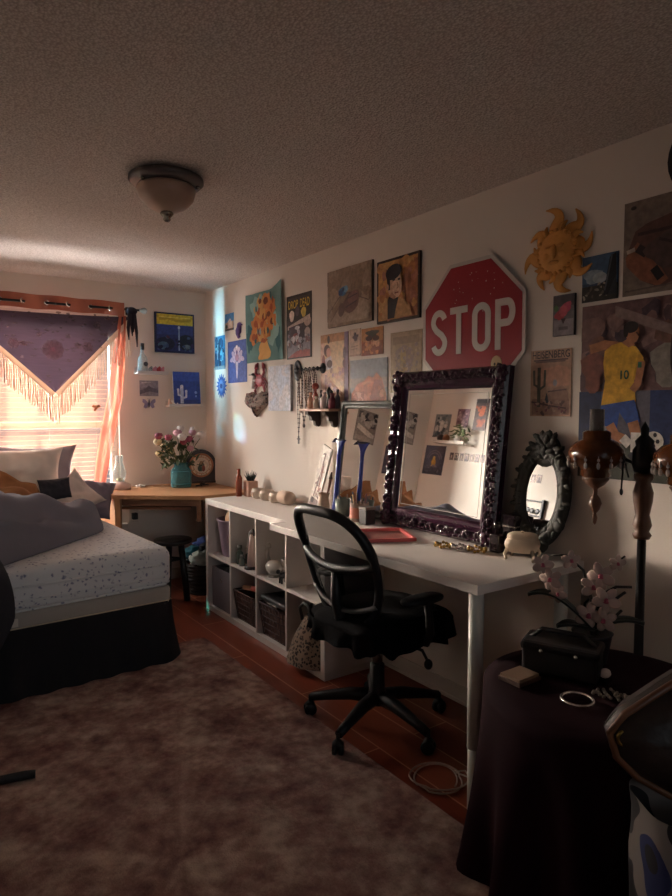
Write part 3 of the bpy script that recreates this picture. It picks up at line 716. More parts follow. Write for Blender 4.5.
Z0, Z1 = .038, .393
# upper row
y = cell(0)
t = thing('tapered_bin', 'lavender tapered bin in the upper cube nearest the corner', 'bin', (XF + .145, y + .025, Z1))
MB().lathe([(.001, 0), (.092, 0), (.095, .006), (.125, .24), (.132, .245), (.132, .25), (.12, .25), (.09, .012), (.001, .01)], 32).build('shell', mat('lavender_plastic', '#a08ca0', .5), t)
single('ball', MB().ell(XF + .13, y - .01, Z1 + .245, .075, .085, .085, 0, 20, 12), mat('beige_ball', '#d7ac80', .6, bump=.1), 'round beige ball sitting in the lavender bin', 'ball')
y = cell(1)
for k, (dx, dy, h_, rr, c, lb) in enumerate(((.045, .125, .12, .022, '#6f7d72', 'grey green bottle, leftmost in the second upper cube'), (.10, .10, .10, .024, '#56625c', 'dark green bottle second from left in the second upper cube'), (.035, .07, .07, .02, '#98a39b', 'pale low jar in front of the green bottles in the second upper cube'))):
    t = thing('small_bottle', lb, 'bottle', (XF + dx, y + dy, Z1), 0, 'bottles in the cube shelf')
    MB().lathe([(.001, 0), (rr, 0), (rr, h_ * .6), (rr * .5, h_ * .72), (rr * .5, h_ * .8), (.001, h_ * .8)], 14).build('body', glassmat('bottle_glass_%d' % k, c, .5), t)
    MB().lathe([(.001, h_ * .8), (rr * .7, h_ * .8), (rr * .7, h_), (.001, h_)], 12).build('cap', mat('grey_cap', '#7d7874', .5), t)
t = thing('hair_dryer_stand', 'tall dark cone shaped object with pale core in the second upper cube', 'stand', (XF + .055, y - .025, Z1))
MB().lathe([(.001, 0), (.05, 0), (.048, .015), (.001, .02)], 18).build('foot', mat('black_plastic', '#17161a', .45), t)
MB().lathe([(.001, .015), (.034, .015), (.014, .21), (.001, .215)], 16).build('core', mat('pale_core', '#bfa79c', .5), t)
m = MB().tube([(0, .045, .01), (0, .04, .12), (0, .018, .22), (0, -.01, .24), (0, -.03, .21)], [.01, .012, .014, .012, .008], 8); m.build('rim', mat('dark_grey_plastic', '#4c4748', .5), t)
single('hair_clip', MB().box(XF + .03, y - .07, Z1, XF + .055, y - .03, Z1 + .008, bev=.002).box(XF + .045, y - .12, Z1, XF + .06, y - .075, Z1 + .01, bev=.002), mat('dark_grey_plastic', '#4c4748', .5), 'small dark clip lying at the front of the second upper cube', 'clip')
y = cell(2)
CG = glassmat('frosted_clear_glass', '#d6cfc8', .45)
t = thing('glass_bird', 'clear glass bird figure with a long neck in the third upper cube', 'figurine', (XF + .07, y + .085, Z1))
MB().ell(0, -.01, .055, .045, .075, .045, 0, 16, 10).lathe([(.001, 0), (.04, 0), (.03, .012), (.001, .02)], 16).build('body', CG, t)
MB().tube([(0, .045, .06), (0, .075, .11), (0, .075, .155), (0, .055, .175), (0, .03, .17)], [.016, .013, .012, .016, .004], 10).build('neck', CG, t)
t = thing('glass_goblet', 'clear glass bowl on a foot behind the glass bird in the cube shelf', 'glass', (XF + .14, y + .02, Z1))
MB().lathe([(.001, 0), (.032, 0), (.032, .006), (.007, .012), (.007, .04), (.035, .06), (.05, .11), (.047, .11), (.03, .065), (.001, .055)], 18).build('bowl', CG, t)
t = thing('dark_figurine', 'little dark animal figurine at the right of the third upper cube', 'figurine', (XF + .045, y - .075, Z1))
m = MB()
for dx in (-.018, .018):
    for dy in (-.012, .012): m.tube([(dx, dy, 0), (dx, dy, .035)], .006, 6)
m.ell(0, 0, .045, .032, .016, .018, 0, 10, 8).ell(-.035, 0, .07, .014, .011, .014, 0, 8, 6).tube([(-.022, 0, .05), (-.035, 0, .07)], .008, 6).build('body', mat('black_ceramic', '#171518', .4), t)
# lower row
y = cell(0)
t = thing('fabric_bin', 'grey fabric storage bin with dark contents in the lower cube nearest the corner', 'bin', (XF + .18, y, Z0))
FAB = mat('grey_fabric', '#746c74', .9, vary=.1, bump=.2, bscale=200)
m = MB(); 
for a_ in ((-.16, -.145, 0, -.152, .145, .27), (.142, -.145, 0, .15, .145, .27), (-.152, -.145, 0, .142, -.137, .27), (-.152, .137, 0, .142, .145, .27), (-.152, -.137, 0, .142, .137, .008)): m.box(*a_)
m.build('shell', FAB, t)
MB().tube([(-.162, .012 * cos(2 * pi * k / 14), .20 + .012 * sin(2 * pi * k / 14)) for k in range(14)], .003, 6, closed=True).build('eyelet', SILVER, t)
single('dark_cloth', MB().grid(lambda u, v: (XF + .04 + .28 * u, y - .13 + .26 * v, Z0 + .25 + .045 * sin(pi * u) * sin(pi * v) + .015 * mnoise.noise((u * 5, v * 5, 3))), 20, 20), mat('black_cloth', '#16151a', .95), 'black cloth heaped in the grey fabric bin', 'cloth')
def wire_basket(x, y, z, wx, wy, h_, label, c):
    t = thing('wire_basket', label, 'basket', (x, y, z))
    m = MB(); mm = mat('basket_wire_' + c, c, .5, .3)
    for k in range(6):
        zz = .004 + (h_ - .008) * k / 5; rr = .006 if k == 5 else .0035; gx = wx * (.86 + .14 * k / 5); gy = wy * (.86 + .14 * k / 5)
        m.tube([(-gx, -gy, zz), (gx, -gy, zz), (gx, gy, zz), (-gx, gy, zz)], rr, 6, closed=True)
    for k in range(9):
        f_ = -1 + 2 * k / 8
        m.tube([(-wx, wy * f_, h_ - .004), (-wx * .86, wy * f_ * .86, .004), (wx * .86, wy * f_ * .86, .004), (wx, wy * f_, h_ - .004)], .0025, 5)
        m.tube([(wx * f_, -wy, h_ - .004), (wx * f_ * .86, -wy * .86, .004)], .0025, 5); m.tube([(wx * f_, wy, h_ - .004), (wx * f_ * .86, wy * .86, .004)], .0025, 5)
    m.build('wires', mm, t)
    ln = MB(); q, s_ = .97, .84
    vs = [(sx * wx * (s_ if lo else q), sy * wy * (s_ if lo else q), .006 if lo else h_ * .93) for lo in (1, 0) for sx, sy in ((-1, -1), (1, -1), (1, 1), (-1, 1))]
    ln.add(vs, [(3, 2, 1, 0), (0, 1, 5, 4), (1, 2, 6, 5), (2, 3, 7, 6), (3, 0, 4, 7)]); ln.build('liner', mat('basket_liner', '#5b4038', .9, vary=.3, scale=30, stretch=(1, 1, 12)), t)
    return t
y = cell(1); wire_basket(XF + .16, y, Z0, .145, .155, .19, 'brown wire basket of toiletries in the second lower cube', '#4a302a')
for k, (dx, dy, c, rz, L_, lb) in enumerate(((-.05, .06, '#c9a58c', .4, .16, 'beige tube, leftmost in the wire basket of toiletries'), (0, .02, '#b98a3c', -.3, .17, 'mustard box lying across the wire basket of toiletries'), (-.07, -.07, '#b8503f', .2, .15, 'orange red packet at the front of the wire basket of toiletries'), (.03, -.03, '#d2c2b4', .9, .18, 'pale tube on top of the wire basket of toiletries'), (-.02, -.1, '#8a4a44', -.6, .14, 'maroon packet at the right of the wire basket of toiletries'))):
    M = Matrix.Translation((XF + .16 + dx, y + dy, Z0 + .195 + .012 * k)) @ Matrix.Rotation(rz, 4, 'Z') @ Matrix.Rotation(.25, 4, 'Y')
    single('toiletry', MB().box(-.022, -L_ / 2, -.014, .022, L_ / 2, .014, bev=.006, M=M), mat('toiletry_%d' % k, c, .45), lb, 'toiletry', 'toiletries in the wire basket')
y = cell(2); wire_basket(XF + .16, y, Z0, .15, .158, .20, 'brown wire basket with a dark lid in the third lower cube', '#3f2a28')
t = thing('flat_case', 'black flat case lying tilted on the basket in the third lower cube', 'case', (XF + .15, y, Z0 + .203))
MB().box(-.14, -.15, 0, .14, .15, .035, bev=.012, M=Matrix.Rotation(.05, 4, 'Y')).build('body', mat('black_leather', '#1a181b', .5, bump=.1), t)
MB().box(-.147, -.06, .006, -.136, .06, .014, bev=.003).build('clasp', SILVER, t)
# leopard bag in the last cube
y = cell(3) + .02
def leopard():
    m = bpy.data.materials.new('leopard_cloth'); m.use_nodes = True
    N, L = m.node_tree.nodes, m.node_tree.links; b = N['Principled BSDF']; b.inputs['Roughness'].default_value = .8
    tc = N.new('ShaderNodeTexCoord'); v = N.new('ShaderNodeTexVoronoi'); v.inputs['Scale'].default_value = 62; v.inputs['Randomness'].default_value = .9
    L.new(tc.outputs['Object'], v.inputs['Vector'])
    r1 = N.new('ShaderNodeValToRGB'); e = r1.color_ramp.elements
    e[0].position = .14; e[0].color = (*lin('#6a4c38'), 1); e[1].position = .55; e[1].color = (*lin('#86705e'), 1)
    k = e.new(.2); k.color = (*lin('#1a1413'), 1); k = e.new(.38); k.color = (*lin('#1a1413'), 1); k = e.new(.45); k.color = (*lin('#86705e'), 1)
    L.new(v.outputs['Distance'], r1.inputs['Fac']); L.new(r1.outputs['Color'], b.inputs['Base Color'])
    return m
t = thing('tote_bag', 'leopard print bag with black handles bulging out of the last lower cube', 'bag', (XF + .06, y - .03, Z0))
def bag(u, v):
    a = 2 * pi * u; tz = v; wid = .155 * (1 - .62 * tz ** 1.3); th = .12 * (1 - .55 * tz)
    n = 1 + .10 * mnoise.noise((cos(a) * 2, sin(a) * 2, tz * 3))
    return (th * cos(a) * n - .02 * (1 - tz), wid * sin(a) * n - .03 * tz, .004 + .25 * tz)
m = MB().grid(bag, 32, 14, closeu=True); m.ell(-.02, 0, .012, .11, .145, .012, 0, 20, 6).ell(-.0, -.03, .252, .052, .058, .006, 1, 16, 6)
m.build('body', [leopard(), mat('black_cloth', '#16151a', .95)], t)
for s_ in (-1, 1):
    m = MB().tube([(s_ * .03 - .02, .03, .22), (s_ * .035 - .03, .03, .29), (s_ * .03 - .03, -.0, .32), (s_ * .03 - .03, -.05, .315), (s_ * .035 - .03, -.075, .27), (s_ * .03 - .02, -.07, .2)], .009, 8); m.build('handle', mat('black_leather', '#1a181b', .5, bump=.1), t)

# things on top of the cube shelf
t = thing('plant_pot', 'pale square pot with dark spiky succulent on the cube shelf by the wall', 'plant', (-.09, -.96, .77))
MB().box(-.04, -.04, 0, .04, .04, .11, bev=.008).build('pot', mat('peach_pot', '#c49a86', .6), t)
m = MB(); r = random.Random(8)
for k in range(26):
    a = r.uniform(0, 6.28); R_ = r.uniform(.02, .05); h_ = r.uniform(.03, .075)
    m.tube([(.3 * R_ * cos(a), .3 * R_ * sin(a), .10), (R_ * cos(a), R_ * sin(a), .11 + h_)], [.006, .001], 5)
m.build('leaves', mat('dark_succulent', '#2f3a36', .6), t)
single('bottle', MB().lathe([(.001, .77), (.022, .77), (.024, .90), (.012, .925), (.012, .965), (.001, .966)], 14, M=Matrix.Translation((-.16, -.915, 0))), glassmat('amber_glass', '#a1543c', .45), 'amber glass bottle left of the succulent pot on the cube shelf', 'bottle')
CR = mat('cream_ceramic', '#cdb8a6', .5, vary=.05)
for k, yy in enumerate((-1.07, -1.19, -1.32)):
    t = thing('candle_holder', ['round cream votive cup nearest the succulent pot', 'round cream votive cup in the middle of the row of three', 'round cream votive cup at the right end of the row of three'][k], 'candle holder', (-.085, yy, .77), 0, 'votive cups along the wall')
    MB().lathe([(.001, 0), (.038, 0), (.05, .012), (.052, .05), (.044, .066), (.036, .066), (.034, .055), (.001, .053)], 22).build('cup', CR, t)
    MB().prism([(-.018, -.012), (.018, -.012), (.018, .012), (-.018, .012)], 0, .001, M=Matrix.Translation((-.0525, 0, .033)) @ Matrix.Rotation(-pi / 2, 4, 'Y') @ Matrix.Rotation(pi / 2, 4, 'Z')).build('sticker', mat('tan_sticker', '#8f7560', .6), t)
t = thing('towel_roll', 'rolled cream cloth lying after the votive cups by the wall', 'cloth', (-.085, -1.44, .77))
MB().lathe([(.001, -.055), (.04, -.055), (.044, -.04), (.044, .04), (.04, .055), (.001, .055)], 20, M=Matrix.Translation((0, 0, .044)) @ Matrix.Rotation(pi / 2, 4, 'X')).build('roll', mat('cream_cloth', '#c4ab98', .9, bump=.2), t)

# ------------------------------------------------------------------ white desk
t = thing('desk', 'long white desk with white tube legs resting on the cube shelf end', 'desk', (-.305, -2.845, 0))
MB().box(-.295, -.70, .771, .295, .70, .805, bev=.002).build('desktop', WHITE, t)
LEG = mat('white_leg', '#c4c6c0', .45, vary=.02)
for x, y in ((-.262, -.665), (.24, -.64)):
    m = MB().tube([(x, y, .23), (x, y, .771)], .0255, 20).tube([(x, y, .01), (x, y, .235)], .0225, 20).tube([(x, y, 0), (x, y, .012)], .02, 16)
    m.build('leg', LEG, t)
ZT = .805
# ------------------------------------------------------------------ mirrors
def mirror_glass():
    m = bpy.data.materials.new('mirror_glass'); m.use_nodes = True
    b = m.node_tree.nodes['Principled BSDF']; b.inputs['Base Color'].default_value = (.86, .87, .86, 1); b.inputs['Metallic'].default_value = 1; b.inputs['Roughness'].default_value = .015
    return m
MIR = mirror_glass()
def lean(x, y, z, yaw, tilt):
    t_, a = radians(tilt), radians(yaw)
    n = Vector((-cos(t_) * cos(a), -cos(t_) * sin(a), sin(t_))); X = Vector((sin(a), -cos(a), 0)); Y = n.cross(X)
    return Matrix(((X.x, Y.x, n.x, x), (X.y, Y.y, n.y, y), (X.z, Y.z, n.z, z), (0, 0, 0, 1)))
PURP = mat('dark_plum_lacquer', '#34172a', .22, vary=.3, scale=20, bump=.12, bscale=90)
def bar_frame(w_, h_, wl, prof):
    """mitred picture frame: prof = [(inset 0..1, height)] across the moulding of width wl"""
    m = MB(); n = len(prof)
    cor = [(-1, 0), (1, 0), (1, 1), (-1, 1)]
    vs = []
    for sx, ty in cor:
        for d, z in prof:
            i = d * wl
            vs.append((sx * (w_ / 2 - i), i if ty == 0 else h_ - i, z))
    fs = []
    for c in range(4):
        c2 = (c + 1) % 4
        for k in range(n - 1): fs.append((c * n + k, c2 * n + k, c2 * n + k + 1, c * n + k + 1))
        fs.append((c * n + n - 1, c2 * n + n - 1, c2 * n, c * n))
    return m.add(vs, fs)
t = thing('wall_mirror', 'large mirror in an ornate dark plum carved frame leaning on the desk', 'mirror', M=lean(-.112, -2.835, .808, -.5, 6.5))
BW_, BH_ = .73, .765
MB().box(-BW_ / 2 + .06, .06, -.004, BW_ / 2 - .06, BH_ - .06, .004).build('glass', MIR, t)
fr_ = bar_frame(BW_, BH_, .092, [(0, -.018), (0, .012), (.12, .028), (.35, .030), (.55, .018), (.75, .022), (.9, .016), (1, .005), (1, -.018)]).build('frame', PURP, t)
m = MB()
def scroll(cx, cy, R, a0, d=1):
    pts = []
    for k in range(12):
        a = a0 + d * k * .5; q = R * (1 - k / 15)
        pts.append((cx + q * cos(a), cy + q * sin(a), .030 + .004 * sin(k)))
    m.tube(pts, [.009 - .0004 * k for k in range(12)], 6)
r = random.Random(4)
def along(x0, y0, x1, y1, n, big=1.):
    dx, dy = (x1 - x0), (y1 - y0); L_ = sqrt(dx * dx + dy * dy); a = atan2(dy, dx)
    for k in range(n):
        f_ = (k + .5) / n; x, y = x0 + dx * f_, y0 + dy * f_
        s_ = 1 if k % 2 else -1
        scroll(x - .012 * cos(a) * s_, y - .012 * sin(a) * s_, .020 * big, a + (0 if s_ > 0 else pi), s_)
        for q in range(3):
            b_ = a + pi / 2 * (1 if q % 2 else -1) + r.uniform(-.5, .5); o_ = r.uniform(.006, .022)
            m.ell(x + o_ * cos(b_) + .012 * cos(a) * (q - 1), y + o_ * sin(b_) + .012 * sin(a) * (q - 1), .028, .014, .007, .011, 0, 8, 6, M=None)
w2, i_ = BW_ / 2, .030
along(-w2 + .05, BH_ - i_, w2 - .05, BH_ - i_, 11); along(-w2 + .05, i_, w2 - .05, i_, 11, 1.1)
along(-w2 + i_, .06, -w2 + i_, BH_ - .06, 13); along(w2 - i_, .06, w2 - i_, BH_ - .06, 13, 1.1)
for sx in (-1, 1):
    for yy in (.035, BH_ - .035):
        m.ell(sx * (w2 - .035), yy, .028, .034, .034, .018, 0, 12, 8)
        for k in range(7):
            a = 2 * pi * k / 7; m.ell(sx * (w2 - .035) + .03 * cos(a), yy + .03 * sin(a), .03, .014, .014, .014, 0, 8, 6)
m.build('carved_scrolls', PURP, t)
# bevel lines of the glass
m = MB(); q = .092 + .018; gx, gy = BW_ / 2 - q, BH_ - q
for a_ in ((-gx, q, gx, q + .002), (-gx, gy - .002, gx, gy), (-gx, q, -gx + .002, gy), (gx - .002, q, gx, gy)): m.box(a_[0], a_[1], .0038, a_[2], a_[3], .0050)
m.build('bevel_line', mat('bevel_edge', '#c9c6c0', .25), t)

t = thing('wall_mirror', 'plain grey green framed mirror leaning on the wall left of the carved one', 'mirror', M=lean(-.088, -2.235, .808, 3.5, 7))
GW, GH = .47, .625
MB().box(-GW / 2 + .02, .02, -.004, GW / 2 - .02, GH - .02, .004).build('glass', MIR, t)
GREY = mat('grey_green_wood', '#4a4a44', .5, vary=.2, scale=8)
bar_frame(GW, GH, .042, [(0, -.015), (0, .012), (.15, .020), (.45, .020), (.6, .012), (.9, .012), (1, .004), (1, -.015)]).build('frame', GREY, t)

t = thing('oval_mirror', 'oval mirror in a dark leafy carved frame at the right end of the desk', 'mirror', M=lean(-.075, -3.37, .81, -2.2, 8))
DG = mat('dark_green_carving', '#2e2d28', .6, vary=.3, bump=.3, bscale=70)
OA, OB, OC = .088, .150, .235
MB().prism([(OA * cos(2 * pi * k / 40), OC + OB * sin(2 * pi * k / 40)) for k in range(40)], -.004, .004).build('glass', MIR, t)
m = MB()
for e_, rr, zz in ((1.03, .012, .008), (1.22, .020, .006), (1.38, .014, 0)):
    m.tube([(OA * e_ * cos(2 * pi * k / 44), OC + OB * (e_ if e_ < 1.1 else e_ * .96) * sin(2 * pi * k / 44), zz) for k in range(44)], rr, 8, closed=True)
m.build('frame', DG, t)
m = MB(); r = random.Random(14)
for k in range(54):
    a = 2 * pi * k / 54; e_ = 1.24 + .14 * (k % 3 - 1)
    x, y = OA * e_ * 1.05 * cos(a), OC + OB * e_ * .95 * sin(a)
    M = Matrix.Translation((x, y, .016)) @ Matrix.Rotation(a + r.uniform(-.8, .8), 4, 'Z') @ Matrix.Rotation(r.uniform(-.5, .5), 4, 'Y')
    m.ell(0, 0, 0, .021, .010, .009, 0, 8, 6, M=M)
for k in range(34):      # crest of leaves on top
    a = r.uniform(.15, pi - .15); R_ = r.uniform(.0, 1.)
    x, y = .075 * R_ * cos(a), .405 + .075 * R_ * sin(a)
    M = Matrix.Translation((x, y, .012 + r.uniform(0, .012))) @ Matrix.Rotation(a + r.uniform(-.9, .9), 4, 'Z') @ Matrix.Rotation(r.uniform(-.5, .5), 4, 'Y')
    m.ell(0, 0, 0, .024, .012, .010, 0, 8, 6, M=M)
m.ell(0, .41, .0, .07, .07, .012, 0, 18, 6).ell(0, .045, 0, .06, .045, .014, 0, 16, 6)
for s_ in (-1, 1):
    m.ell(s_ * .095, .33, .01, .03, .03, .016, 0, 12, 8).ell(s_ * .10, .13, .01, .028, .03, .016, 0, 12, 8)
m.build('carved_leaves', DG, t)

# ------------------------------------------------------------------ things on the desk
t = thing('trinket_box', 'cream bombe trinket box on four feet in front of the oval mirror', 'box', (-.175, -3.385, ZT), radians(22))
CRM = mat('ivory_resin', '#c7b49c', .5, vary=.12, bump=.2, bscale=60)
MB().grid(lambda u, v: ((.040 + .011 * sin(pi * v)) * math.copysign(abs(cos(2 * pi * u)) ** .55, cos(2 * pi * u)), (.052 + .012 * sin(pi * v)) * math.copysign(abs(sin(2 * pi * u)) ** .55, sin(2 * pi * u)), .030 + .056 * v), 40, 8, closeu=True).ell(0, 0, .032, .038, .05, .006, 0, 24, 6, e=.6).build('body', CRM, t)
MB().ell(0, 0, .087, .044, .056, .016, 0, 28, 8, e=.6).ell(0, 0, .104, .008, .008, .006).build('lid', CRM, t)
for sx in (-1, 1):
    for sy in (-1, 1):
        MB().tube([(sx * .034, sy * .046, .045), (sx * .043, sy * .056, .022), (sx * .038, sy * .05, .006), (sx * .043, sy * .057, 0)], [.008, .007, .005, .006], 8).build('foot', CRM, t)
DGL = mat('dark_gloss', '#231a1e', .12, vary=.3)
single('perfume_bottle', MB().box(-.185, -3.275, ZT, -.135, -3.225, ZT + .075, bev=.006).lathe([(.001, .075), (.012, .075), (.012, .1), (.018, .1), (.018, .125), (.001, .126)], 14, M=Matrix.Translation((-.16, -3.25, ZT))), DGL, 'dark glossy square bottle between the carved mirror and cream box', 'bottle')
single('jewelry_box', MB().box(-.115, -3.30, ZT, -.05, -3.235, ZT + .15, bev=.005).box(-.118, -3.303, ZT + .05, -.047, -3.232, ZT + .056, 1).box(-.118, -3.303, ZT + .10, -.047, -3.232, ZT + .106, 1), [DGL, SILVER], 'upright dark box with shiny bands behind the dark bottle by the carved mirror', 'box')
BRASS = mat('brass', '#a5864a', .3, 1.)
for k, (x, y, c, lb) in enumerate(((-.275, -3.06, BRASS, 'gold beaded bracelet lying leftmost before the carved mirror'), (-.25, -3.13, SILVER, 'silver beaded bracelet in the middle of the heap before the carved mirror'), (-.225, -3.20, BRASS, 'gold beaded bracelet nearest the dark bottle'))):
    m = MB()
    for q in range(16):
        a = 2 * pi * q / 16; m.ell(x + .032 * cos(a), y + .036 * sin(a), ZT + .007 + .004 * (q % 3), .0075, .0075, .007, 0, 8, 6)
    single('bracelet', m, c, lb, 'bracelet', 'bracelets before the carved mirror')
PINK = mat('pink_clear_plastic', '#d0605e', .3, alpha=.85)
t = thing('pink_tray', 'flat open pink plastic tray lying on the desk behind the chair back', 'tray', (-.335, -2.745, ZT), radians(-26))
rr_ = [(-.105, -.12), (.105, -.12), (.105, .12), (-.105, .12)]
m = MB()
for (x0, y0), (x1, y1) in zip(rr_, rr_[1:] + rr_[:1]): m.box(min(x0, x1) - .008, min(y0, y1) - .008, 0, max(x0, x1) + .008, max(y0, y1) + .008, .016, bev=.003)
m.build('rim', PINK, t); MB().box(-.1, -.115, 0, .1, .115, .003).build('base', mat('pink_clear_base', '#d88a80', .3, alpha=.45), t)
t = thing('blue_mallet', 'tall blue stick with a flared T shaped top standing against the plain mirror', 'stick', (-.185, -2.125, ZT))
BLUE = mat('blue_plastic', '#2b3a92', .35)
Mx = Matrix.Rotation(radians(7), 4, 'Y')
MB().tube([Mx @ Vector(q) for q in ((0, 0, 0), (0, 0, .06), (0, .006, .25), (0, .01, .34))], [.016, .0145, .0115, .012], 12).build('shaft', BLUE, t)
m = MB()
m.grid(lambda u, v: Mx @ Vector(((.012) * sin(2 * pi * u), .01 + (.012 + .042 * v ** 2.2) * cos(2 * pi * u), .33 + .075 * v + .012 * v * cos(2 * pi * u) * cos(2 * pi * u))), 24, 10, closeu=True)
m.build('flared_head', BLUE, t)
MB().ell(0, 0, 0,   .013, .054, .008, 0, 18, 6, M=Mx @ Matrix.Translation((0, .01, .412))).tube([Mx @ Vector((0, .05, .412)), Mx @ Vector((0, .085, .40))], [.012, .004], 8).build('top_edge', mat('navy_plastic', '#171d3c', .35), t)
p = Flat(.10, .40, .012, '#d9cfc6', '#c9bdb2')
p.rect(.1, .03, .9, .16, '#8d7a78').dabs(14, (.2, .2, .8, .9), ['#a58d86', '#5d4a4c', '#c6a596', '#8a6a62'], .12, .5, 5).line([(.35, .18), (.5, .5), (.55, .9)], .012, '#6d5856').line([(.7, .3), (.62, .7)], .01, '#8a4a44').ellp(.35, .12, .16, .05, '#3c3136')
p.hang('wall_art', 'narrow white sketch board leaning sideways behind the blue stick', 'picture', frameR(-1.79, .972, -.045) @ Matrix.Rotation(radians(-4), 4, 'X'), rot=radians(-19))
t = thing('brush_vase', 'brown flared pottery vase beside the narrow white sketch board', 'vase', (-.10, -1.90, .77))
MB().lathe([(.001, 0), (.03, 0), (.034, .05), (.026, .10), (.034, .125), (.03, .125), (.022, .1), (.001, .02)], 18).build('body', mat('tan_pottery', '#a58a74', .7), t)
single('paint_brush', MB().tube([(-.10, -1.895, .79), (-.085, -1.925, .92), (-.08, -1.94, .98)], [.004, .006, .009], 8).tube([(-.08, -1.94, .98), (-.077, -1.947, 1.02)], [.012, .003], 8, 1), [mat('brown_handle', '#6a3a26', .4), mat('bristle', '#3a2a22', .9)], 'brown brush standing in the flared pottery vase', 'brush')
def cup(x, y, r_, h_, c, lb, mt=None):
    t = thing('pencil_cup', lb, 'cup', (x, y, ZT))
    MB().lathe([(.001, 0), (r_ * .9, 0), (r_, .008), (r_, h_), (r_ * .93, h_), (r_ * .93, .01), (.001, .008)], 22).build('body', mt or glassmat('cup_' + c, c, .5), t)
    return t
cup(-.175, -2.19, .040, .10, '#8a9690', 'grey glass pencil cup just right of the blue stick')
t = cup(-.185, -2.355, .050, .098, '#c2a898', 'clear glass pencil cup full of dark pens before the plain mirror')
MB().prism([(.0515 * cos(a), .0515 * sin(a)) for a in [radians(150 + 8 * k) for k in range(12)]] + [(.0508 * cos(a), .0508 * sin(a)) for a in [radians(150 + 8 * k) for k in reversed(range(12))]], .02, .075).build('sticker', mat('orange_sticker', '#b8705a', .6), t)
r = random.Random(17)
PC = ['#1d1a1f', '#2a2226', '#6a2a2a', '#24304f', '#3a3330', '#b08a5a', '#1b1b1d', '#46302a', '#57262c', '#20242c']
for k in range(10):
    a = 2 * pi * k / 10; x, y = -.185 + .032 * cos(a), -2.355 + .032 * sin(a); L_ = [.135, .145, .125, .15, .13, .14, .155, .12, .145, .13][k]
    single('pen', MB().tube([(-.185 + .02 * cos(a), -2.355 + .02 * sin(a), ZT + .009), (x + .012 * cos(a), y + .012 * sin(a), ZT + L_)], .0042, 7), mat('pen_%d' % k, PC[k], .4), 'pen among the ten dark pens in the clear glass cup', 'pen', 'pens in the clear glass cup')
for k in range(4):
    a = 2 * pi * k / 4 + .5
    single('pencil', MB().tube([(-.175 + .018 * cos(a), -2.19 + .018 * sin(a), ZT + .009), (-.175 + .03 * cos(a), -2.19 + .03 * sin(a), ZT + .105 + .006 * k)], .0038, 6), mat('pencil_%d' % k, ['#55605c', '#7c6a58', '#3c4650', '#8a7a6c'][k], .5), 'pencil among the four pencils in the grey glass cup', 'pencil', 'pencils in the grey glass cup')
single('black_box', MB().box(-.235, -2.475, ZT, -.175, -2.415, ZT + .075, bev=.004).box(-.238, -2.478, ZT + .075, -.172, -2.412, ZT + .088, 1, .003), [mat('black_card', '#26211f', .6), mat('grey_lid', '#6a6058', .6)], 'small black box with grey lid left of the carved mirror', 'box')

# ------------------------------------------------------------------ office chair
cx, cy = -.45, -2.835
t = thing('office_chair', 'black mesh back office chair on castors in front of the white desk', 'office chair', (cx, cy, 0), radians(1))   # local +x = facing direction
CB = mat('black_chair_plastic', '#121114', .5, vary=.2, spec=.3)
def backp(s_, z, o=0.):   # lateral position (left +) and height -> point on the curved reclined back
    return Vector((-.175 - .30 * (z - .5) - .06 * max(0, z - .8) + .75 * s_ * s_ * (1.1 - max(0, z - .8)) + o, s_, z))
def outline(n=64):
    pts = []
    for k in range(n):
        a = 2 * pi * k / n
        ca, sa = cos(a), sin(a)
        zz = (.755 + .225 * (abs(sa) ** .75)) if sa > 0 else (.755 - .265 * (abs(sa) ** .8))
        wd = .24 if zz > .75 else .24 - .035 * ((.75 - zz) / .26) ** 1.2
        s_ = wd * math.copysign(abs(ca) ** .62, ca)
        pts.append((s_, zz))
    return pts
OL = outline()
m = MB(); m.tube([backp(s_, z) for s_, z in OL], [.021 if z > .8 else .017 for s_, z in OL], 10, closed=True)
m.build('back_frame', CB, t)
def inside_grid(m, z0f, z1f, n=24, k=14):
    def wz(z):
        c = abs((z - .755) / (.225 if z > .755 else .265)); c = min(1, c)
        sa = c ** (1 / (.75 if z > .755 else .8)); ca = sqrt(max(0, 1 - sa * sa)); wd = .24 if z > .75 else .24 - .035 * ((.75 - z) / .26) ** 1.2
        return wd * ca ** .62
    def g(u, v):
        s0 = -1 + 2 * u; z = z0f(s0) + (z1f(s0) - z0f(s0)) * v; s_ = s0 * wz(z)
        return backp(s_, z, .002)
    m.grid(g, n, k)
MESHF = mat('chair_mesh_fabric', '#0d0c10', .85, alpha=.66, spec=.1)
MESHD = mat('chair_mesh_dark', '#0a090c', .85, alpha=.93, spec=.1)
m = MB(); inside_grid(m, lambda s_: .742 + .035 * s_ * s_, lambda s_: .968); m.build('mesh_panel', MESHF, t)
m = MB(); inside_grid(m, lambda s_: .51, lambda s_: .735 + .035 * s_ * s_); m.build('lumbar_panel', MESHD, t)
m = MB(); m.tube([backp(.236 * (-1 + 2 * k / 20), .738 + .035 * (-1 + 2 * k / 20) ** 2, -.004) for k in range(21)], .017, 8); m.build('cross_rail', CB, t)
m = MB(); m.tube([backp(.215 * (-1 + 2 * k / 20), .61 - .055 * (1 - (-1 + 2 * k / 20) ** 2), -.012) for k in range(21)], .011, 8)
m.build('lumbar_rail', mat('grey_chair_plastic', '#3c3a3d', .5), t)
m = MB().tube([(-.225, 0, .74), (-.225, 0, .60), (-.19, 0, .46), (-.12, 0, .405), (0, 0, .40)], [.018, .022, .024, .026, .026], 10); m.build('back_stem', CB, t)
SEATM = mat('black_seat_cloth', '#0a090c', .95, vary=.3, bump=.3, bscale=40, spec=.08)
